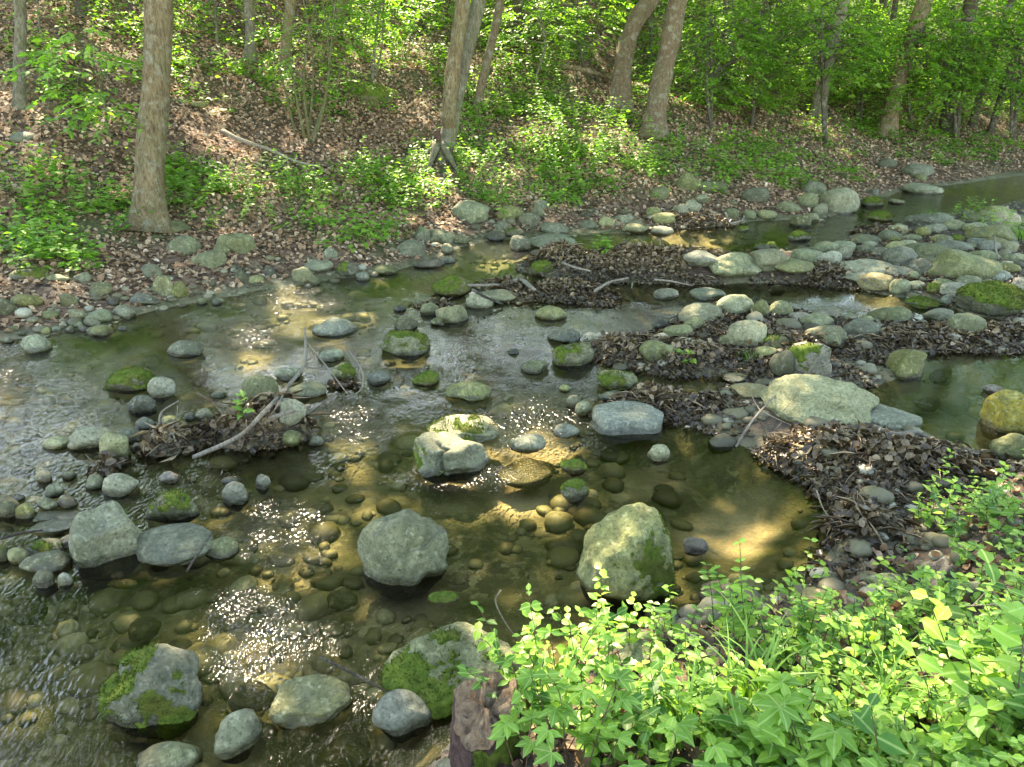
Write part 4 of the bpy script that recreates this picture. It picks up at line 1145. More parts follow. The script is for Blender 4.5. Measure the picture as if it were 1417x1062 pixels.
def make_litter():
    # dry leaves over the banks
    x, y, z, px, py, rg = scatter(280000, 21, -40, 40, 2, 26, .8)
    keep = (z > .03) & (rg.uniform(size=len(x)) < np.clip((z-.03)/.2, .45, 1)*np.clip(.35+1.1*fbm(x*.8, y*.8, 5), 0, 1)) & (sdist(x, y, FAR) > -.3)
    x, y, z = x[keep], y[keep], z[keep]; n = len(x)
    N = unit(slope_n(x, y)+rg.normal(0, .32, (n, 3))); D = rg.normal(size=(n, 3)); D -= N*(D*N).sum(1, keepdims=True)
    L = rg.uniform(.035, .085, n)
    me = leaf_mesh('leaf_litter', np.stack([x, y, z+.004], 1), D, N, L, L*.8, CURL, M['litter'], np.clip(rg.beta(2, 2.2, n), 0, 1))
    tag(link('leaf_litter', me), 'dead brown beech leaves covering the far bank and slope', 'leaf litter', None, 'stuff')
    # wet leaves over the bars
    x, y, z, px, py, rg = scatter(700000, 22, -9, 18, 2, 14, .75)
    dens = ell(WETBAR, x, y)
    keep = (z > -.03) & (rg.uniform(size=len(x)) < np.where(x < 0, 1.4, .95)*dens*np.clip((fbm(x*2.6, y*2.6, 44)-np.where(x < 0, .15, .27))*4, .06, 1)) & rock_clear(x, y, .9) & (sdist(x, y, FAR) < .1)
    x, y, z = x[keep], y[keep], z[keep]; n = len(x); 
    cx_, cy_ = [], []
    for (px_, py_, rw, rd, hh), (hx, hy, rx, ry, _) in zip(HEAPS, _HW):
        m = int(min(1300, 90 + rx*ry*7000)); cx_.append(hx+rg.normal(0, .55, m)*rx); cy_.append(hy+rg.normal(0, .55, m)*ry)
    cx_ = np.concatenate(cx_); cy_ = np.concatenate(cy_); cz_ = gh(cx_, cy_); ok = (cz_ > -.05) & rock_clear(cx_, cy_, .85)
    ok &= True; x = np.concatenate([x, cx_[ok]]); y = np.concatenate([y, cy_[ok]]); z = np.concatenate([z, cz_[ok]+rg.uniform(0, .05, ok.sum())]); n = len(x); nc = ok.sum()
    dry = np.clip((z-.03)/.12, 0, 1)
    N = unit(slope_n(x, y)+rg.normal(0, .5, (n, 3))); D = rg.normal(size=(n, 3)); D -= N*(D*N).sum(1, keepdims=True)
    L = rg.uniform(.018, .052, n)
    tone = np.clip(rg.beta(1.1, 2.0, n)*(.35+1.4*fbm(x*2.2, y*2.2, 66)) + .30*dry*rg.uniform(size=n)+.12*dry, 0, 1)
    L[n-nc:] *= rg.uniform(1, 1.6, nc); tone[n-nc:] = np.clip(tone[n-nc:]+rg.uniform(-.1, .22, nc), 0, 1); tone = tone*.78; straw = rg.uniform(size=n) < .20; L = np.where(straw, L*2.6, L); Wd = np.where(straw, L*.06, L*.75); tone = np.where(straw, np.clip(tone+.3, 0, 1), tone)
    P = np.stack([x, y, z+rg.uniform(0, .022, n)], 1); a = ~straw
    A = leaf_arrays(P[a], D[a], N[a], L[a], Wd[a], CURL); B = leaf_arrays(P[straw], D[straw]*np.array([1, 1, .3]), N[straw], L[straw], Wd[straw], LEAF4)
    V, lo, sz = join([A[:3], B[:3]]); me = np_mesh('leaf_debris', V, lo, sz, M['wetleaf'], True, np.concatenate([np.repeat(tone[a], A[3]), np.repeat(tone[straw], B[3])]))
    tag(link('leaf_debris', me), 'dark wet dead leaves caught on the bars and behind stones', 'leaf debris', None, 'stuff')
    # leaves on the shaded near bank
    # gravel: pebbles too small to count
    x, y, z, px, py, rg = scatter(29000, 23, -9, 16, 1.6, 14, .85)
    dF = sdist(x, y, FAR); keep = (z < .16) & (rg.uniform(size=len(x)) < np.where(z > -.02, .45, .42)) & rock_clear(x, y, 1.0) & (fbm(x*1.5, y*1.5, 8) > .38) & (ell(SAND, x, y) < .6) & (rg.uniform(size=len(x)) > np.where(z < .01, .85*np.clip(ell(CALM[:5]+CALM[6:], x, y)*1.3, 0, 1), 0))
    x, y, z = x[keep], y[keep], z[keep]; n = len(x); v, f = ico(2); parts = []
    base = [unit(v)*(1+.25*noise3(v, 1.4, 300+k)[:, None]) for k in range(12)]
    rs = rg.gamma(2.0, .011, n)+.009; rs = np.where(z < -.06, rs*1.35, rs); rs = np.minimum(rs, .085)
    th = rg.uniform(0, 6.28, n); V = np.empty((n, len(v), 3))
    for k in range(n):
        q = base[k % 12]*rs[k]*np.array([rg.uniform(.9, 1.5), 1, rg.uniform(.45, .8)]); c, s = math.cos(th[k]), math.sin(th[k])
        V[k] = np.stack([q[:, 0]*c-q[:, 1]*s, q[:, 0]*s+q[:, 1]*c, q[:, 2]], 1) + (x[k], y[k], z[k]+rs[k]*.15)
    lo = (f.ravel()[None]+(np.arange(n)*len(v))[:, None]).ravel()
    me = np_mesh('gravel', V.reshape(-1, 3), lo, np.full(n*len(f), 3), M['pebble'], True, np.repeat(rg.uniform(size=n), len(v)))
    tag(link('gravel', me), 'small mixed pebbles of the stream bed and margins', 'gravel', None, 'stuff')

def stem_plants(x, y, z, rg, hgt, nl, leaf, spread=.5, lean=None, stem_r=.0022, opposite=True, tmpl=LEAF8, tilt=.35):
    """upright stems with paired leaves; returns leaf arrays and stem tubes"""
    P = []; D = []; N = []; L = []; T = []; tubes = []
    for k in range(len(x)):
        h = hgt*rg.uniform(.6, 1.3); az = rg.uniform(0, 6.28); ln = rg.uniform(.1, spread)*h
        b = np.array([x[k], y[k], z[k]]); e = b+np.array([math.cos(az)*ln, math.sin(az)*ln, h])
        if lean is not None: e = e + np.array(lean)*h
        mid = (b+e)/2+np.array([0, 0, h*.12])+rg.normal(0, .02, 3)
        path = np.array(smooth_path([b, mid, e], 5)); tubes.append(tube_arrays(path, [stem_r, stem_r*.5], 4, cap=False))
        m = max(2, int(nl*rg.uniform(.7, 1.3))); t = np.linspace(.25, 1, m)*(len(path)-1)
        tone = rg.normal(.5, .28); rot = rg.uniform(0, 3.14)
        for j, tt in enumerate(t):
            i = min(int(tt), len(path)-2); p = path[i]+(path[i+1]-path[i])*(tt-i)
            a = rot+(1.57 if j % 2 else 0)*(.7)+rg.normal(0, .3); lf = leaf*(1.1-.45*(j/m))*rg.uniform(.7, 1.25)
            for sgn in ((0, math.pi) if opposite else (0,)):
                d = np.array([math.cos(a+sgn), math.sin(a+sgn), rg.normal(.12, .2)])
                P.append(p); D.append(d); N.append(np.array([0, -.18, 1.])+rg.normal(0, tilt, 3)); L.append(lf); T.append(tone+rg.normal(0, .16))
    return P, D, N, L, T, tubes
def palmate(x, y, z, rg, hgt, leaf, nstem=1):
    """five leaflets from one point at the end of each stalk"""
    P = []; D = []; N = []; L = []; T = []; tubes = []
    for k in range(len(x)):
        b = np.array([x[k], y[k], z[k]])
        for s in range(nstem):
            az = rg.uniform(0, 6.28); h = hgt*rg.uniform(.6, 1.25); e = b+np.array([math.cos(az)*h*.5, math.sin(az)*h*.5, h])
            tubes.append(tube_arrays(smooth_path([b, (b+e)/2+np.array([0, 0, .1*h]), e], 4), [.0022, .0013], 4, cap=False)); tone = rg.normal(.55, .15); nn = unit(np.array([0, -.25, 1.])+rg.normal(0, .25, 3))
            for j in range(5):
                a = az+(j-2)*.95; d = np.array([math.cos(a), math.sin(a), rg.normal(-.12, .08)]); lf = leaf*(1-.13*abs(j-2))*rg.uniform(.9, 1.1)
                P.append(e); D.append(d); N.append(nn+rg.normal(0, .12, 3)); L.append(lf); T.append(tone+rg.normal(0, .06))
    return P, D, N, L, T, tubes
def plant_thing(name, label, cat, pts, maker, mat='leaf_n', wd=.5, group=None, stemmat='stem', **kw):
    """pts: list of ground points of its stems"""
    pts = np.array(pts); b = pts.mean(0); root = thing(name, label, cat, b, group); rg = np.random.default_rng(abs(hash(label)) % 100000 if False else sum(map(ord, label)))
    P, D, N, L, T, tubes = maker(pts[:, 0], pts[:, 1], pts[:, 2], rg, **kw)
    L = np.array(L)
    link('foliage', leaf_mesh('foliage', np.array(P)-b, np.array(D), np.array(N), L, L*wd, LEAF8, M[mat], np.clip(T, 0, 1)), root)
    if len(tubes) <= 45:
        for V, l, s in tubes: link('stem', np_mesh('stem', V-b, l, s, M[stemmat]), root)
    else:
        V, l, s = join(tubes); link('stem', np_mesh('stem', V-b, l, s, M[stemmat]), root)
    return root
def around(px, py, n, r, seed):
    c = ground_pt(px, py); rg = np.random.default_rng(seed); q = c[:2]+rg.normal(0, r, (n, 2)); return [(a, b_, max(gh(a, b_), -.02)) for a, b_ in q]
def make_undergrowth():
    # low green cover on the far slope: too many to count
    x, y, z, px, py, rg = scatter(150000, 31, -40, 60, 6, 44, .85)
    g = ell(GREEN, x, y); keep = (z > .12) & (rg.uniform(size=len(x)) < g*np.clip((fbm(x*1.3, y*1.3, 13)-.42)*6, .03, 1)) & (sdist(x, y, FAR) > .1)
    x, y, z = x[keep][:20000], y[keep][:20000], z[keep][:20000]
    n = len(x); m = 6
    X = np.repeat(x, m); Y = np.repeat(y, m); Z = np.repeat(z, m); hh = np.repeat(rg.gamma(3, .055, n)+.03, m)*rg.uniform(.5, 1.15, n*m)
    az = rg.uniform(0, 6.28, n*m); rr = hh*.45
    P = np.stack([X+np.cos(az)*rr*.7, Y+np.sin(az)*rr*.7, Z+hh], 1); D = np.stack([np.cos(az), np.sin(az), rg.normal(-.1, .2, n*m)], 1); N = unit(np.array([0, -.12, 1.])+rg.normal(0, .33, (n*m, 3)))
    L = rg.uniform(.05, .11, n*m)
    me = leaf_mesh('undergrowth', P, D, N, L, L*.62, LEAF4, M['leaf_u'], np.clip(np.repeat(rg.normal(.5, .2, n), m)+rg.normal(0, .1, n*m), 0, 1))
    tag(link('undergrowth', me), 'low green seedlings covering the far slope', 'undergrowth', None, 'stuff')
    # near bank cover
    x, y, z, px, py, rg = scatter(21000, 32, -1, 6, 1.3, 5.2, 1.0)
    dn = sdist(x, y, NEAR); keep = (dn > .02) & (rg.uniform(size=len(x)) < np.clip(1.1*(dn-.42) + .7*(fbm(x*2.2, y*2.2, 14)-.45), .02, .85))
    x, y, z = x[keep], y[keep], z[keep]
    P, D, N, L, T, tubes = stem_plants(x, y, z, rg, .10, 4, .040, .9, tilt=.28)
    L = np.array(L); k = len(L)
    V, lo, sz, kk = leaf_arrays(np.array(P), np.array(D), np.array(N), L, L*.74, LEAF8)
    me = np_mesh('bank_vegetation', V, lo, sz, M['leaf_n'], True, np.repeat(np.clip(T, 0, 1), kk))
    add_rib(me, len(L))
    o = tag(link('bank_vegetation', me), 'dense low honeysuckle leaves carpeting the near bank', 'ground cover', None, 'stuff')
    V, l, s = join(tubes); link('stem', np_mesh('stem', V, l, s, M['stem']), o)
    # dead leaves under it
    x, y, z, px, py, rg = scatter(22000, 33, -1, 7, 1.3, 5.2, 1.0); keep = (sdist(x, y, NEAR) > -.02) & (rg.uniform(size=len(x)) < .5)
    x, y, z = x[keep], y[keep], z[keep]; n = len(x); N = unit(slope_n(x, y)+rg.normal(0, .4, (n, 3))); D = rg.normal(size=(n, 3)); L = rg.uniform(.03, .07, n)
    tag(link('bank_leaf_litter', leaf_mesh('bank_leaf_litter', np.stack([x, y, z+.006], 1), D, N, L, L*.75, CURL, M['litter'], rg.beta(1.6, 3, n))), 'brown dead leaves under the near bank plants', 'leaf litter', None, 'stuff')
    sp = stem_plants
    S = [ # far-bank shrubs
     ('shrub','leafy clump spreading over the flat olive slab',(55,350),26,.22,dict(hgt=.30,nl=6,leaf=.085)),
     ('shrub','low bush of pale leaves beside the picture edge under the slim trunk',(40,280),26,.30,dict(hgt=.34,nl=6,leaf=.085)),
     ('shrub','leafy bush hiding the foot of the big trunk',(165,300),24,.26,dict(hgt=.32,nl=6,leaf=.085)),
     ('shrub','arching green spray leaning away from the big trunk',(285,300),22,.26,dict(hgt=.42,nl=9,leaf=.075,lean=(.35,-.2,0))),
     ('shrub','wide bush of fresh leaves below the fallen branch',(385,275),34,.36,dict(hgt=.36,nl=7,leaf=.075)),
     ('shrub','dark green bush between the fallen branch and the double tree',(535,275),18,.20,dict(hgt=.34,nl=6,leaf=.085)),
     ('shrub','pale sunlit bush around the foot of the double tree',(580,250),20,.22,dict(hgt=.30,nl=6,leaf=.08)),
     ('shrub','bright bush below the double tree on the side of the sunny slope',(650,250),20,.25,dict(hgt=.32,nl=6,leaf=.08)),
     ('shrub','round bush below the thin brown tree',(690,290),16,.22,dict(hgt=.26,nl=6,leaf=.07)),
     ('shrub','tall pale bush crowning the sunny slope',(790,190),34,.45,dict(hgt=.55,nl=8,leaf=.09)),
     ('shrub','spreading bush under the stout bowed tree',(850,220),34,.42,dict(hgt=.50,nl=8,leaf=.09)),
     ('shrub','shaded green bush in front of the leaning brown trunk',(915,235),26,.36,dict(hgt=.42,nl=7,leaf=.085)),
     ('shrub','low green bush above the tall far boulder',(965,235),20,.30,dict(hgt=.34,nl=6,leaf=.085)),
     ('shrub','small green bush on the litter below the beeches',(1055,245),16,.28,dict(hgt=.28,nl=6,leaf=.08)),
     ('shrub','leafy bush high on the slope beside the thin brown tree',(735,130),34,.45,dict(hgt=.50,nl=8,leaf=.09)),
     ('shrub','pale bush above the mossy slope boulder',(560,95),30,.42,dict(hgt=.5,nl=8,leaf=.085)),
     ('shrub','bush at the foot of the two slim trunks on the slope',(375,110),20,.35,dict(hgt=.34,nl=6,leaf=.08)),
     ('seedling','small leafy sprig growing from the leaf dam',(829,352),7,.05,dict(hgt=.22,nl=5,leaf=.085)),
     ('seedling','single sprig of fresh leaves beside the forked branch',(335,575),3,.02,dict(hgt=.12,nl=3,leaf=.07)),
     ('seedling','bright seedling in the dark leaf tongue',(952,503),3,.02,dict(hgt=.11,nl=3,leaf=.085)),
     ('seedling','green weeds around the light tan gravel boulder',(1385,322),16,.22,dict(hgt=.25,nl=5,leaf=.06)),
     ('seedling','bright weeds at the channel edge of the gravel bar',(1345,303),12,.16,dict(hgt=.26,nl=5,leaf=.07)),
     ('seedling','young stem with bright leaves rising from the brown leaf bar',(1276,690),2,.02,dict(hgt=.28,nl=5,leaf=.05)),
    ]
    for nm, lab, (a, b_), n, r, kw in S:
        plant_thing(nm, lab, 'shrub' if nm == 'shrub' else 'seedling', around(a, b_, n, r, a), sp, 'leaf_u' if a < 1270 else 'leaf_n', .55, **kw)
    # near-bank plants
    q = [
     ('shrub','bright sunlit bush overhanging the long mossy boulder',(765,1010),26,.10,dict(hgt=.36,nl=8,leaf=.052,spread=.45,lean=(-.05,.12,0)),sp,'stem_r'),
     ('creeper','five-leaved creeper spilling over the rotten stump',(775,1060),14,.10,dict(hgt=.26,leaf=.062,nstem=2),palmate,'stem_r'),
     ('bank_plant','upright honeysuckle stem beside the tall tan-topped boulder',(1010,905),5,.04,dict(hgt=.36,nl=10,leaf=.040,spread=.25),sp,'stem'),
     ('bank_plant','pair of slim stems in front of the round bank-foot stone',(930,915),4,.05,dict(hgt=.29,nl=8,leaf=.042,spread=.25),sp,'stem'),
     ('bank_plant','drooping dark leaves at the foot of the tall boulder',(868,915),4,.05,dict(hgt=.26,nl=5,leaf=.060,spread=.4),sp,'stem'),
     ('bank_plant','leafy stems fanning over the clear pool edge',(1075,905),9,.10,dict(hgt=.30,nl=9,leaf=.040,spread=.4,lean=(-.15,.1,0)),sp,'stem'),
     ('bank_plant','thick stand of small round leaves behind the grass tuft',(1150,930),24,.16,dict(hgt=.22,nl=7,leaf=.042,spread=.5),sp,'stem'),
     ('bank_plant','tangle of round leaves under the pointed bank stone',(1235,890),16,.15,dict(hgt=.18,nl=6,leaf=.038,spread=.5),sp,'stem'),
     ('bank_plant','leafy shoots beside the brown leaf bar and the yellow boulder',(1370,740),22,.18,dict(hgt=.24,nl=6,leaf=.055,spread=.5),sp,'stem'),
     ('bank_plant','small shoots at the tip of the weeds on the leaf bar',(1325,720),10,.10,dict(hgt=.22,nl=6,leaf=.042,spread=.5),sp,'stem'),
     ('bank_plant','big five-leaflet plant in the middle of the sunny bank',(1140,1050),5,.06,dict(hgt=.24,leaf=.088,nstem=1),palmate,'stem'),
     ('bank_plant','second five-leaflet plant nearer the grass tuft',(1000,1060),6,.08,dict(hgt=.20,leaf=.085,nstem=1),palmate,'stem'),
     ('bank_plant','tall broad-leaved weed in the corner of the bank',(1385,1000),6,.09,dict(hgt=.34,nl=5,leaf=.085,spread=.4),sp,'stem_r'),
     ('bank_plant','large-leaved weed with yellow-green leaves on a red stem',(1290,1056),5,.07,dict(hgt=.22,nl=4,leaf=.085,spread=.5),sp,'stem_r'),
     ('bank_plant','sunny mass of mixed leaves beside the five-leaved creeper',(890,1040),26,.13,dict(hgt=.20,nl=6,leaf=.056,spread=.5),sp,'stem'),
     ('bank_plant','broad pointed leaves crowding the bank behind the red-stemmed weed',(1330,930),9,.10,dict(hgt=.22,nl=4,leaf=.080,spread=.6),sp,'stem'),
     ('bank_plant','low leafy patch in front of the rounded grey bank rock',(955,990),22,.12,dict(hgt=.17,nl=5,leaf=.046,spread=.7),sp,'stem'),
     ('bank_plant','fresh leaves along the bottom of the picture below the grass tuft',(1060,1062),14,.11,dict(hgt=.17,nl=5,leaf=.075,spread=.6),sp,'stem'),
    ]
    for nm, lab, (a, b_), n, r, kw, mk, sm in q:
        plant_thing(nm, lab, {'shrub':'bush','creeper':'creeper'}.get(nm, 'plant'), around(a, b_, n, r, a+7), mk, 'leaf_n', .70 if mk is sp else .50, None, sm, **kw)
    def grass(px, py, n, r, h, lab, seed):
        c = ground_pt(px, py); rg = np.random.default_rng(seed); parts = []; tone = []
        for k in range(n):
            b = c+np.append(rg.normal(0, r, 2), 0); az = rg.uniform(0, 6.28); hh = h*rg.uniform(.5, 1.2); w = .0045*rg.uniform(.7, 1.4)*(h/.3)
            d = np.array([math.cos(az), math.sin(az), 0]); sd = np.array([-d[1], d[0], 0])
            t = np.linspace(0, 1, 7); sp_ = b + d*(t**2*hh*rg.uniform(.3, .8))[:, None] + np.array([0, 0, 1.])*(hh*(t-.38*t**3))[:, None]
            ww = w*(1-t**1.5)+.0004; V = np.concatenate([sp_-sd*ww[:, None], sp_+sd*ww[:, None]])
            lo = []; 
            for i in range(6): lo += [i, i+1, i+8, i+7]
            parts.append((V, np.array(lo), np.full(6, 4))); tone += [rg.uniform(.2, .9)]*14
        V, l, s = join(parts); o = link('grass_tuft', np_mesh('grass_tuft', V-c, l, s, M['grass'], True, tone), None, c)
        tag(o, lab, 'grass tuft')
    grass(1045, 985, 46, .035, .34, 'tuft of long arching grass blades on the sunny bank', 1)
    grass(940, 1030, 30, .03, .30, 'smaller tuft of grass blades among the sunny mixed leaves', 6)
    grass(1215, 985, 34, .02, .26, 'sparse grass blades beside the red-stemmed weed', 7)
    grass(1290, 302, 70, .10, .16, 'tuft of grass on top of the dark upper-channel rock', 2)
    grass(490, 325, 420, .30, .12, 'patch of short bright grass on the far bank above the waterline', 3)
    grass(1405, 328, 200, .13, .22, 'sunlit grass at the outer edge of the gravel bar', 4)
    grass(1035, 500, 40, .05, .11, 'thin grass blades in the middle bar leaves', 5)

# ---------------------------------------------------------------- dead wood
def lift(px, py, up): 
    p = ground_pt(px, py); s = p.copy()
    d = ray(px, py); d = d/np.linalg.norm(d); k = up/max(-d[2], .12); return p - d*k    # nearer along the sight line and off the ground
def stick(pts, wpx, mat, label, name='stick', forks=(), seg=8, cat=None):
    P = [lift(a, b_, u) for a, b_, u in pts]; r = .74*wpx/2*pxscale(P[0])
    ex = []
    c = P[0]
    root = tube_obj(name, smooth_path(P, 5), [r, r*.85, r*.55], M[mat], seg, .07, len(label), None, c)
    for fk in forks:
        Q = [lift(a, b_, u) for a, b_, u in fk]
        V, l, s = tube_arrays(smooth_path(Q, 5), [r*.55, r*.25], 6, .06, 3)
        link('twig', np_mesh('twig', V-c, l, s, M[mat]), root)
    return tag(root, label, cat or name)
def make_sticks():
    stick([(268,635,.03),(330,608,.10),(368,580,.16),(398,535,.18),(421,508,.22),(423,480,.28),(421,455,.34)], 9, 'wood', 'forked branch, pale and bent, standing out of the midstream leaf clump', 'branch',
          [[(423,472,.28),(452,508,.2),(482,548,.08)], [(421,508,.22),(442,512,.2),(470,510,.12)], [(398,535,.18),(385,560,.13),(376,590,.08)], [(425,500,.24),(432,495,.25),(430,488,.27)]])
    stick([(428,562,.09),(400,578,.08),(374,592,.05)], 9, 'wood', 'short stout stick lying in the clump under the forked branch')
    stick([(480,482,.05),(500,512,.09),(500,540,.07),(478,550,.02)], 3.5, 'wood', 'thin looping twig beside the mossy stone past the clump', 'twig')
    stick([(220,592,.03),(224,572,.12),(247,556,.19)], 4, 'wood', 'bent twigs curling up from the small leaf heap', 'twig', [[(238,590,.04),(245,575,.1),(246,563,.14)], [(240,585,.05),(252,573,.1),(263,570,.1)]])
    stick([(274,545,.05),(292,556,.05),(312,567,.04)], 4, 'stem_r', 'reddish twig pointing at the sprig by the forked branch', 'twig')
    stick([(259,792,.02),(275,768,.05),(296,738,.09)], 5, 'stick_d', 'black stick leaning along the flat grey rock')
    stick([(0,747,.03),(30,741,.04),(60,736,.03)], 6, 'stick_d', 'dark stick across the slab pile at the picture edge')
    stick([(442,911,.06),(470,926,.05),(500,943,.05),(546,969,.03)], 6, 'stick_d', 'dark stick lying in the water against the mossy long boulder')
    stick([(693,817,.34),(686,838,.28),(700,864,.18),(720,890,.06)], 3.5, 'wood', 'curved bare twig rising beside the bright overhanging bush', 'twig')
    stick([(1018,621,.02),(1034,595,.08),(1052,571,.10),(1074,547,.12)], 5, 'wood', 'white forked twig leaning from the pool to the great pale rock', 'twig', [[(1052,571,.10),(1044,556,.13),(1038,543,.15)], [(1052,570,.10),(1078,582,.06),(1100,591,.03)]])
    stick([(1208,592,.06),(1240,602,.07),(1268,600,.07),(1298,616,.02)], 10, 'wood', 'pale bent root at the edge of the still pool', 'root')
    stick([(308,181,.05),(335,195,.08),(372,208,.06),(407,223,.05),(442,232,.03)], 8, 'wood', 'fallen branch lying down the leafy slope', 'branch')
    stick([(768,92,.05),(808,98,.12),(850,111,.08)], 10, 'bark', 'fallen log lying on the sunny slope below the bowed tree', 'log')
    stick([(622,396,.07),(680,395,.09),(733,394,.07)], 6, 'wood', 'straight pale pole laid across the log jam', 'pole')
    stick([(653,401,.10),(670,411,.08),(696,422,.03)], 6, 'stick_d', 'dark leaning stick at the log jam')
    stick([(704,392,.10),(722,390,.12),(740,402,.06)], 12, 'wood', 'chunk of pale bark on top of the log jam', 'bark_chunk', cat='bark')
    stick([(778,365,.12),(798,373,.12),(818,377,.10)], 5, 'wood', 'pale stick angled on the upstream part of the leaf dam')
    stick([(823,403,.06),(845,391,.14),(870,386,.14)], 6, 'wood', 'stout grey stick propped against the front of the leaf dam', 'stick', [[(875,392,.1),(874,400,.05)], [(890,360,.22),(888,372,.16),(885,384,.12)]])
    stick([(905,388,.14),(930,391,.12),(958,396,.06)], 4, 'wood', 'thin grey stick lying along the leaf dam')
    stick([(1004,296,.14),(1010,309,.05),(1026,306,.06),(1030,300,.1)], 4, 'wood', 'pale dead twigs curling over a far cobble', 'twig', [[(1010,309,.05),(1018,311,.04),(1024,304,.1)], [(968,284,.12),(966,295,.06),(960,303,.02)]])
    stick([(1376,327,.18),(1378,345,.14),(1382,362,.04)], 4, 'wood', 'dead branch standing in the gravel bar leaves', 'branch')
    stick([(1263,810,.10),(1285,818,.12),(1302,838,.06)], 5, 'wood', 'pale bent twig curving in front of the pointed bank stone', 'twig')
    stick([(1321,842,.10),(1360,838,.16),(1419,836,.18)], 4, 'wood', 'long bare twig across the weeds to the picture edge', 'twig', [[(1375,838,.16),(1398,856,.1),(1410,872,.06)], [(1345,840,.14),(1372,815,.16),(1400,810,.2)]])
    stick([(1130,680,.15),(1140,708,.10),(1160,732,.04)], 3, 'wood', 'hair-thin pale twig over the clear pool corner', 'twig', [[(1186,682,.12),(1187,712,.06),(1192,728,.03)]])
    stick([(1205,912,.06),(1260,885,.08),(1322,850,.10)], 6, 'stick_d', 'dark stick slanting through the shaded weeds')
    stick([(1263,556,.0),(1290,562,.0)], 3, 'stick_d', 'short dark twig floating in the still pool', 'twig')
    # rotten stump at the water's edge
    c = ground_pt(672, 1050); c[2] = max(c[2], .02); rg = np.random.default_rng(3)
    root = thing('rotten_stump', 'rotten stump with a pale top and a dark broken face by the water', 'stump', c)
    seg = 40; rows = 14; V = []
    s = pxscale(c)
    for i in range(rows):
        t = i/(rows-1)
        for j in range(seg):
            a = 2*math.pi*j/seg; r = (50*s)*(1.12-.22*t)*(1+.10*math.sin(3*a+1)+.06*math.sin(7*a+t*3)+.04*math.sin(13*a))
            zt = .21*(1+.28*math.sin(a+.5)+.05*math.sin(5*a)+.05*math.sin(11*a+2))
            V.append((math.cos(a)*r, math.sin(a)*r, -.08+t*(zt+.08)))
    V = np.array(V); lo = []; sz = []
    for i in range(rows-1):
        for j in range(seg):
            k = (j+1) % seg; lo += [i*seg+j, i*seg+k, (i+1)*seg+k, (i+1)*seg+j]; sz.append(4)
    V = V*(1+.06*noise3(V, 22, 2)[:, None])
    link('bark', np_mesh('bark', V, lo, sz, M['rotten']), root)
    top = V[-seg:]; cen = top.mean(0)-np.array([0, 0, .015]); rings = [top*(1-t)+cen*t for t in (0, .2, .4, .6, .8)]
    TV = np.concatenate(rings+[cen[None]]); TV[seg:, 2] += .045*noise3(TV[seg:], 24, 8) + .02*noise3(TV[seg:], 60, 9); lo = []; sz = []
    for i in range(4):
        for j in range(seg):
            k = (j+1) % seg; lo += [i*seg+j, i*seg+k, (i+1)*seg+k, (i+1)*seg+j]; sz.append(4)
    for j in range(seg): lo += [4*seg+j, 4*seg+(j+1) % seg, 5*seg]; sz.append(3)
    link('broken_top', np_mesh('broken_top', TV+np.array([0, 0, .002]), lo, sz, M['broken']), root)
    tri = np.array([(i*seg+j, i*seg+(j+1) % seg, (i+1)*seg+j) for i in range(rows-1) for j in range(seg)]+[(i*seg+(j+1) % seg, (i+1)*seg+(j+1) % seg, (i+1)*seg+j) for i in range(rows-1) for j in range(seg)])
    moss_on(root, V, tri, (.9,-.5,.1), .45, 88, .008)
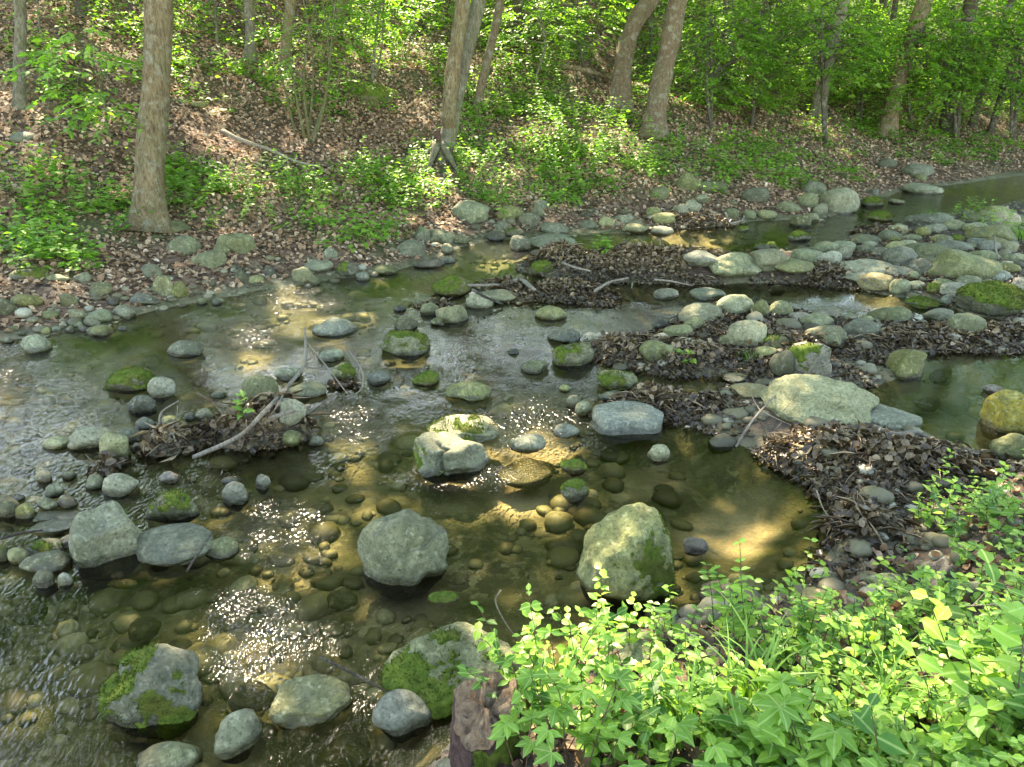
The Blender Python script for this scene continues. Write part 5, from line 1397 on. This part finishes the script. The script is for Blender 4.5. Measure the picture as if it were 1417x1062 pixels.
# ---------------------------------------------------------------- build
def pebble_mat():
    t = NT('pebbles'); a = attr(t, 'tone').outputs['Fac']
    c = t.ramp(a, (0, (.025,.022,.010)), (.3, (.062,.056,.026)), (.6, (.105,.094,.045)), (.88, (.16,.15,.09)), (1, (.28,.27,.19)))
    c = t.mix(t.ramp(t.noise(t.n('TexCoord').outputs['Object'], 50, 4, .7), (.35, .5), (.6, 0.)), c, (.06,.055,.03))
    return t.done(t.pbsdf(c, .6, None, .35))
M['pebble'] = pebble_mat()
import time as _t
def step(f, *a):
    t = _t.time(); f(*a); print('STEP', f.__name__, round(_t.time()-t, 1), flush=True)
step(make_ground); step(make_water); step(make_rocks); step(make_trees); step(make_canopy); step(make_far_woods); step(make_litter); step(make_undergrowth); step(make_sticks)

# ---------------------------------------------------------------- camera, light, render
cam = bpy.data.cameras.new('camera'); co = bpy.data.objects.new('camera', cam); COL.objects.link(co)
co.location = (0, 0, CAMH); co.rotation_euler = (math.pi/2-PITCH, 0, 0)
cam.sensor_fit = 'HORIZONTAL'; cam.sensor_width = 36; cam.lens = 36*FPX/IW; cam.clip_end = 500; cam.clip_start = .05
SC.camera = co
w = bpy.data.worlds.new('World'); SC.world = w; w.use_nodes = True; nt = w.node_tree
sky = nt.nodes.new('ShaderNodeTexSky'); sky.sky_type = 'NISHITA'; sky.sun_disc = False; sky.sun_elevation = SUN_EL; sky.sun_rotation = SUN_AZ; sky.dust_density = .5; sky.air_density = 1; sky.ozone_density = 1
bg = nt.nodes['Background']; bg.inputs[1].default_value = .15; nt.links.new(sky.outputs[0], bg.inputs[0])
sun = bpy.data.lights.new('sun', 'SUN'); sun.energy = 3.3; sun.angle = math.radians(.5); sun.color = (1, .95, .87)
so = bpy.data.objects.new('sun', sun); COL.objects.link(so)
so.rotation_euler = Vector(SUND).to_track_quat('Z', 'Y').to_euler()
SC.view_settings.view_transform = 'Standard'; SC.view_settings.look = 'None'; SC.view_settings.gamma = 1; SC.view_settings.exposure = 3.35; SC.view_settings.use_white_balance = True; SC.view_settings.white_balance_temperature = 8400; SC.view_settings.white_balance_tint = 12
SC.cycles.use_denoising = True; SC.cycles.denoiser = 'OPENIMAGEDENOISE'
try: SC.cycles.denoising_prefilter = 'ACCURATE'; SC.cycles.denoising_input_passes = 'RGB_ALBEDO_NORMAL'
except Exception: pass
SC.cycles.max_bounces = 10; SC.cycles.transparent_max_bounces = 16; SC.cycles.diffuse_bounces = 5; SC.cycles.glossy_bounces = 3; SC.cycles.transmission_bounces = 6
SC.cycles.sample_clamp_indirect = 3; SC.cycles.sample_clamp_direct = 7; SC.cycles.use_adaptive_sampling = False
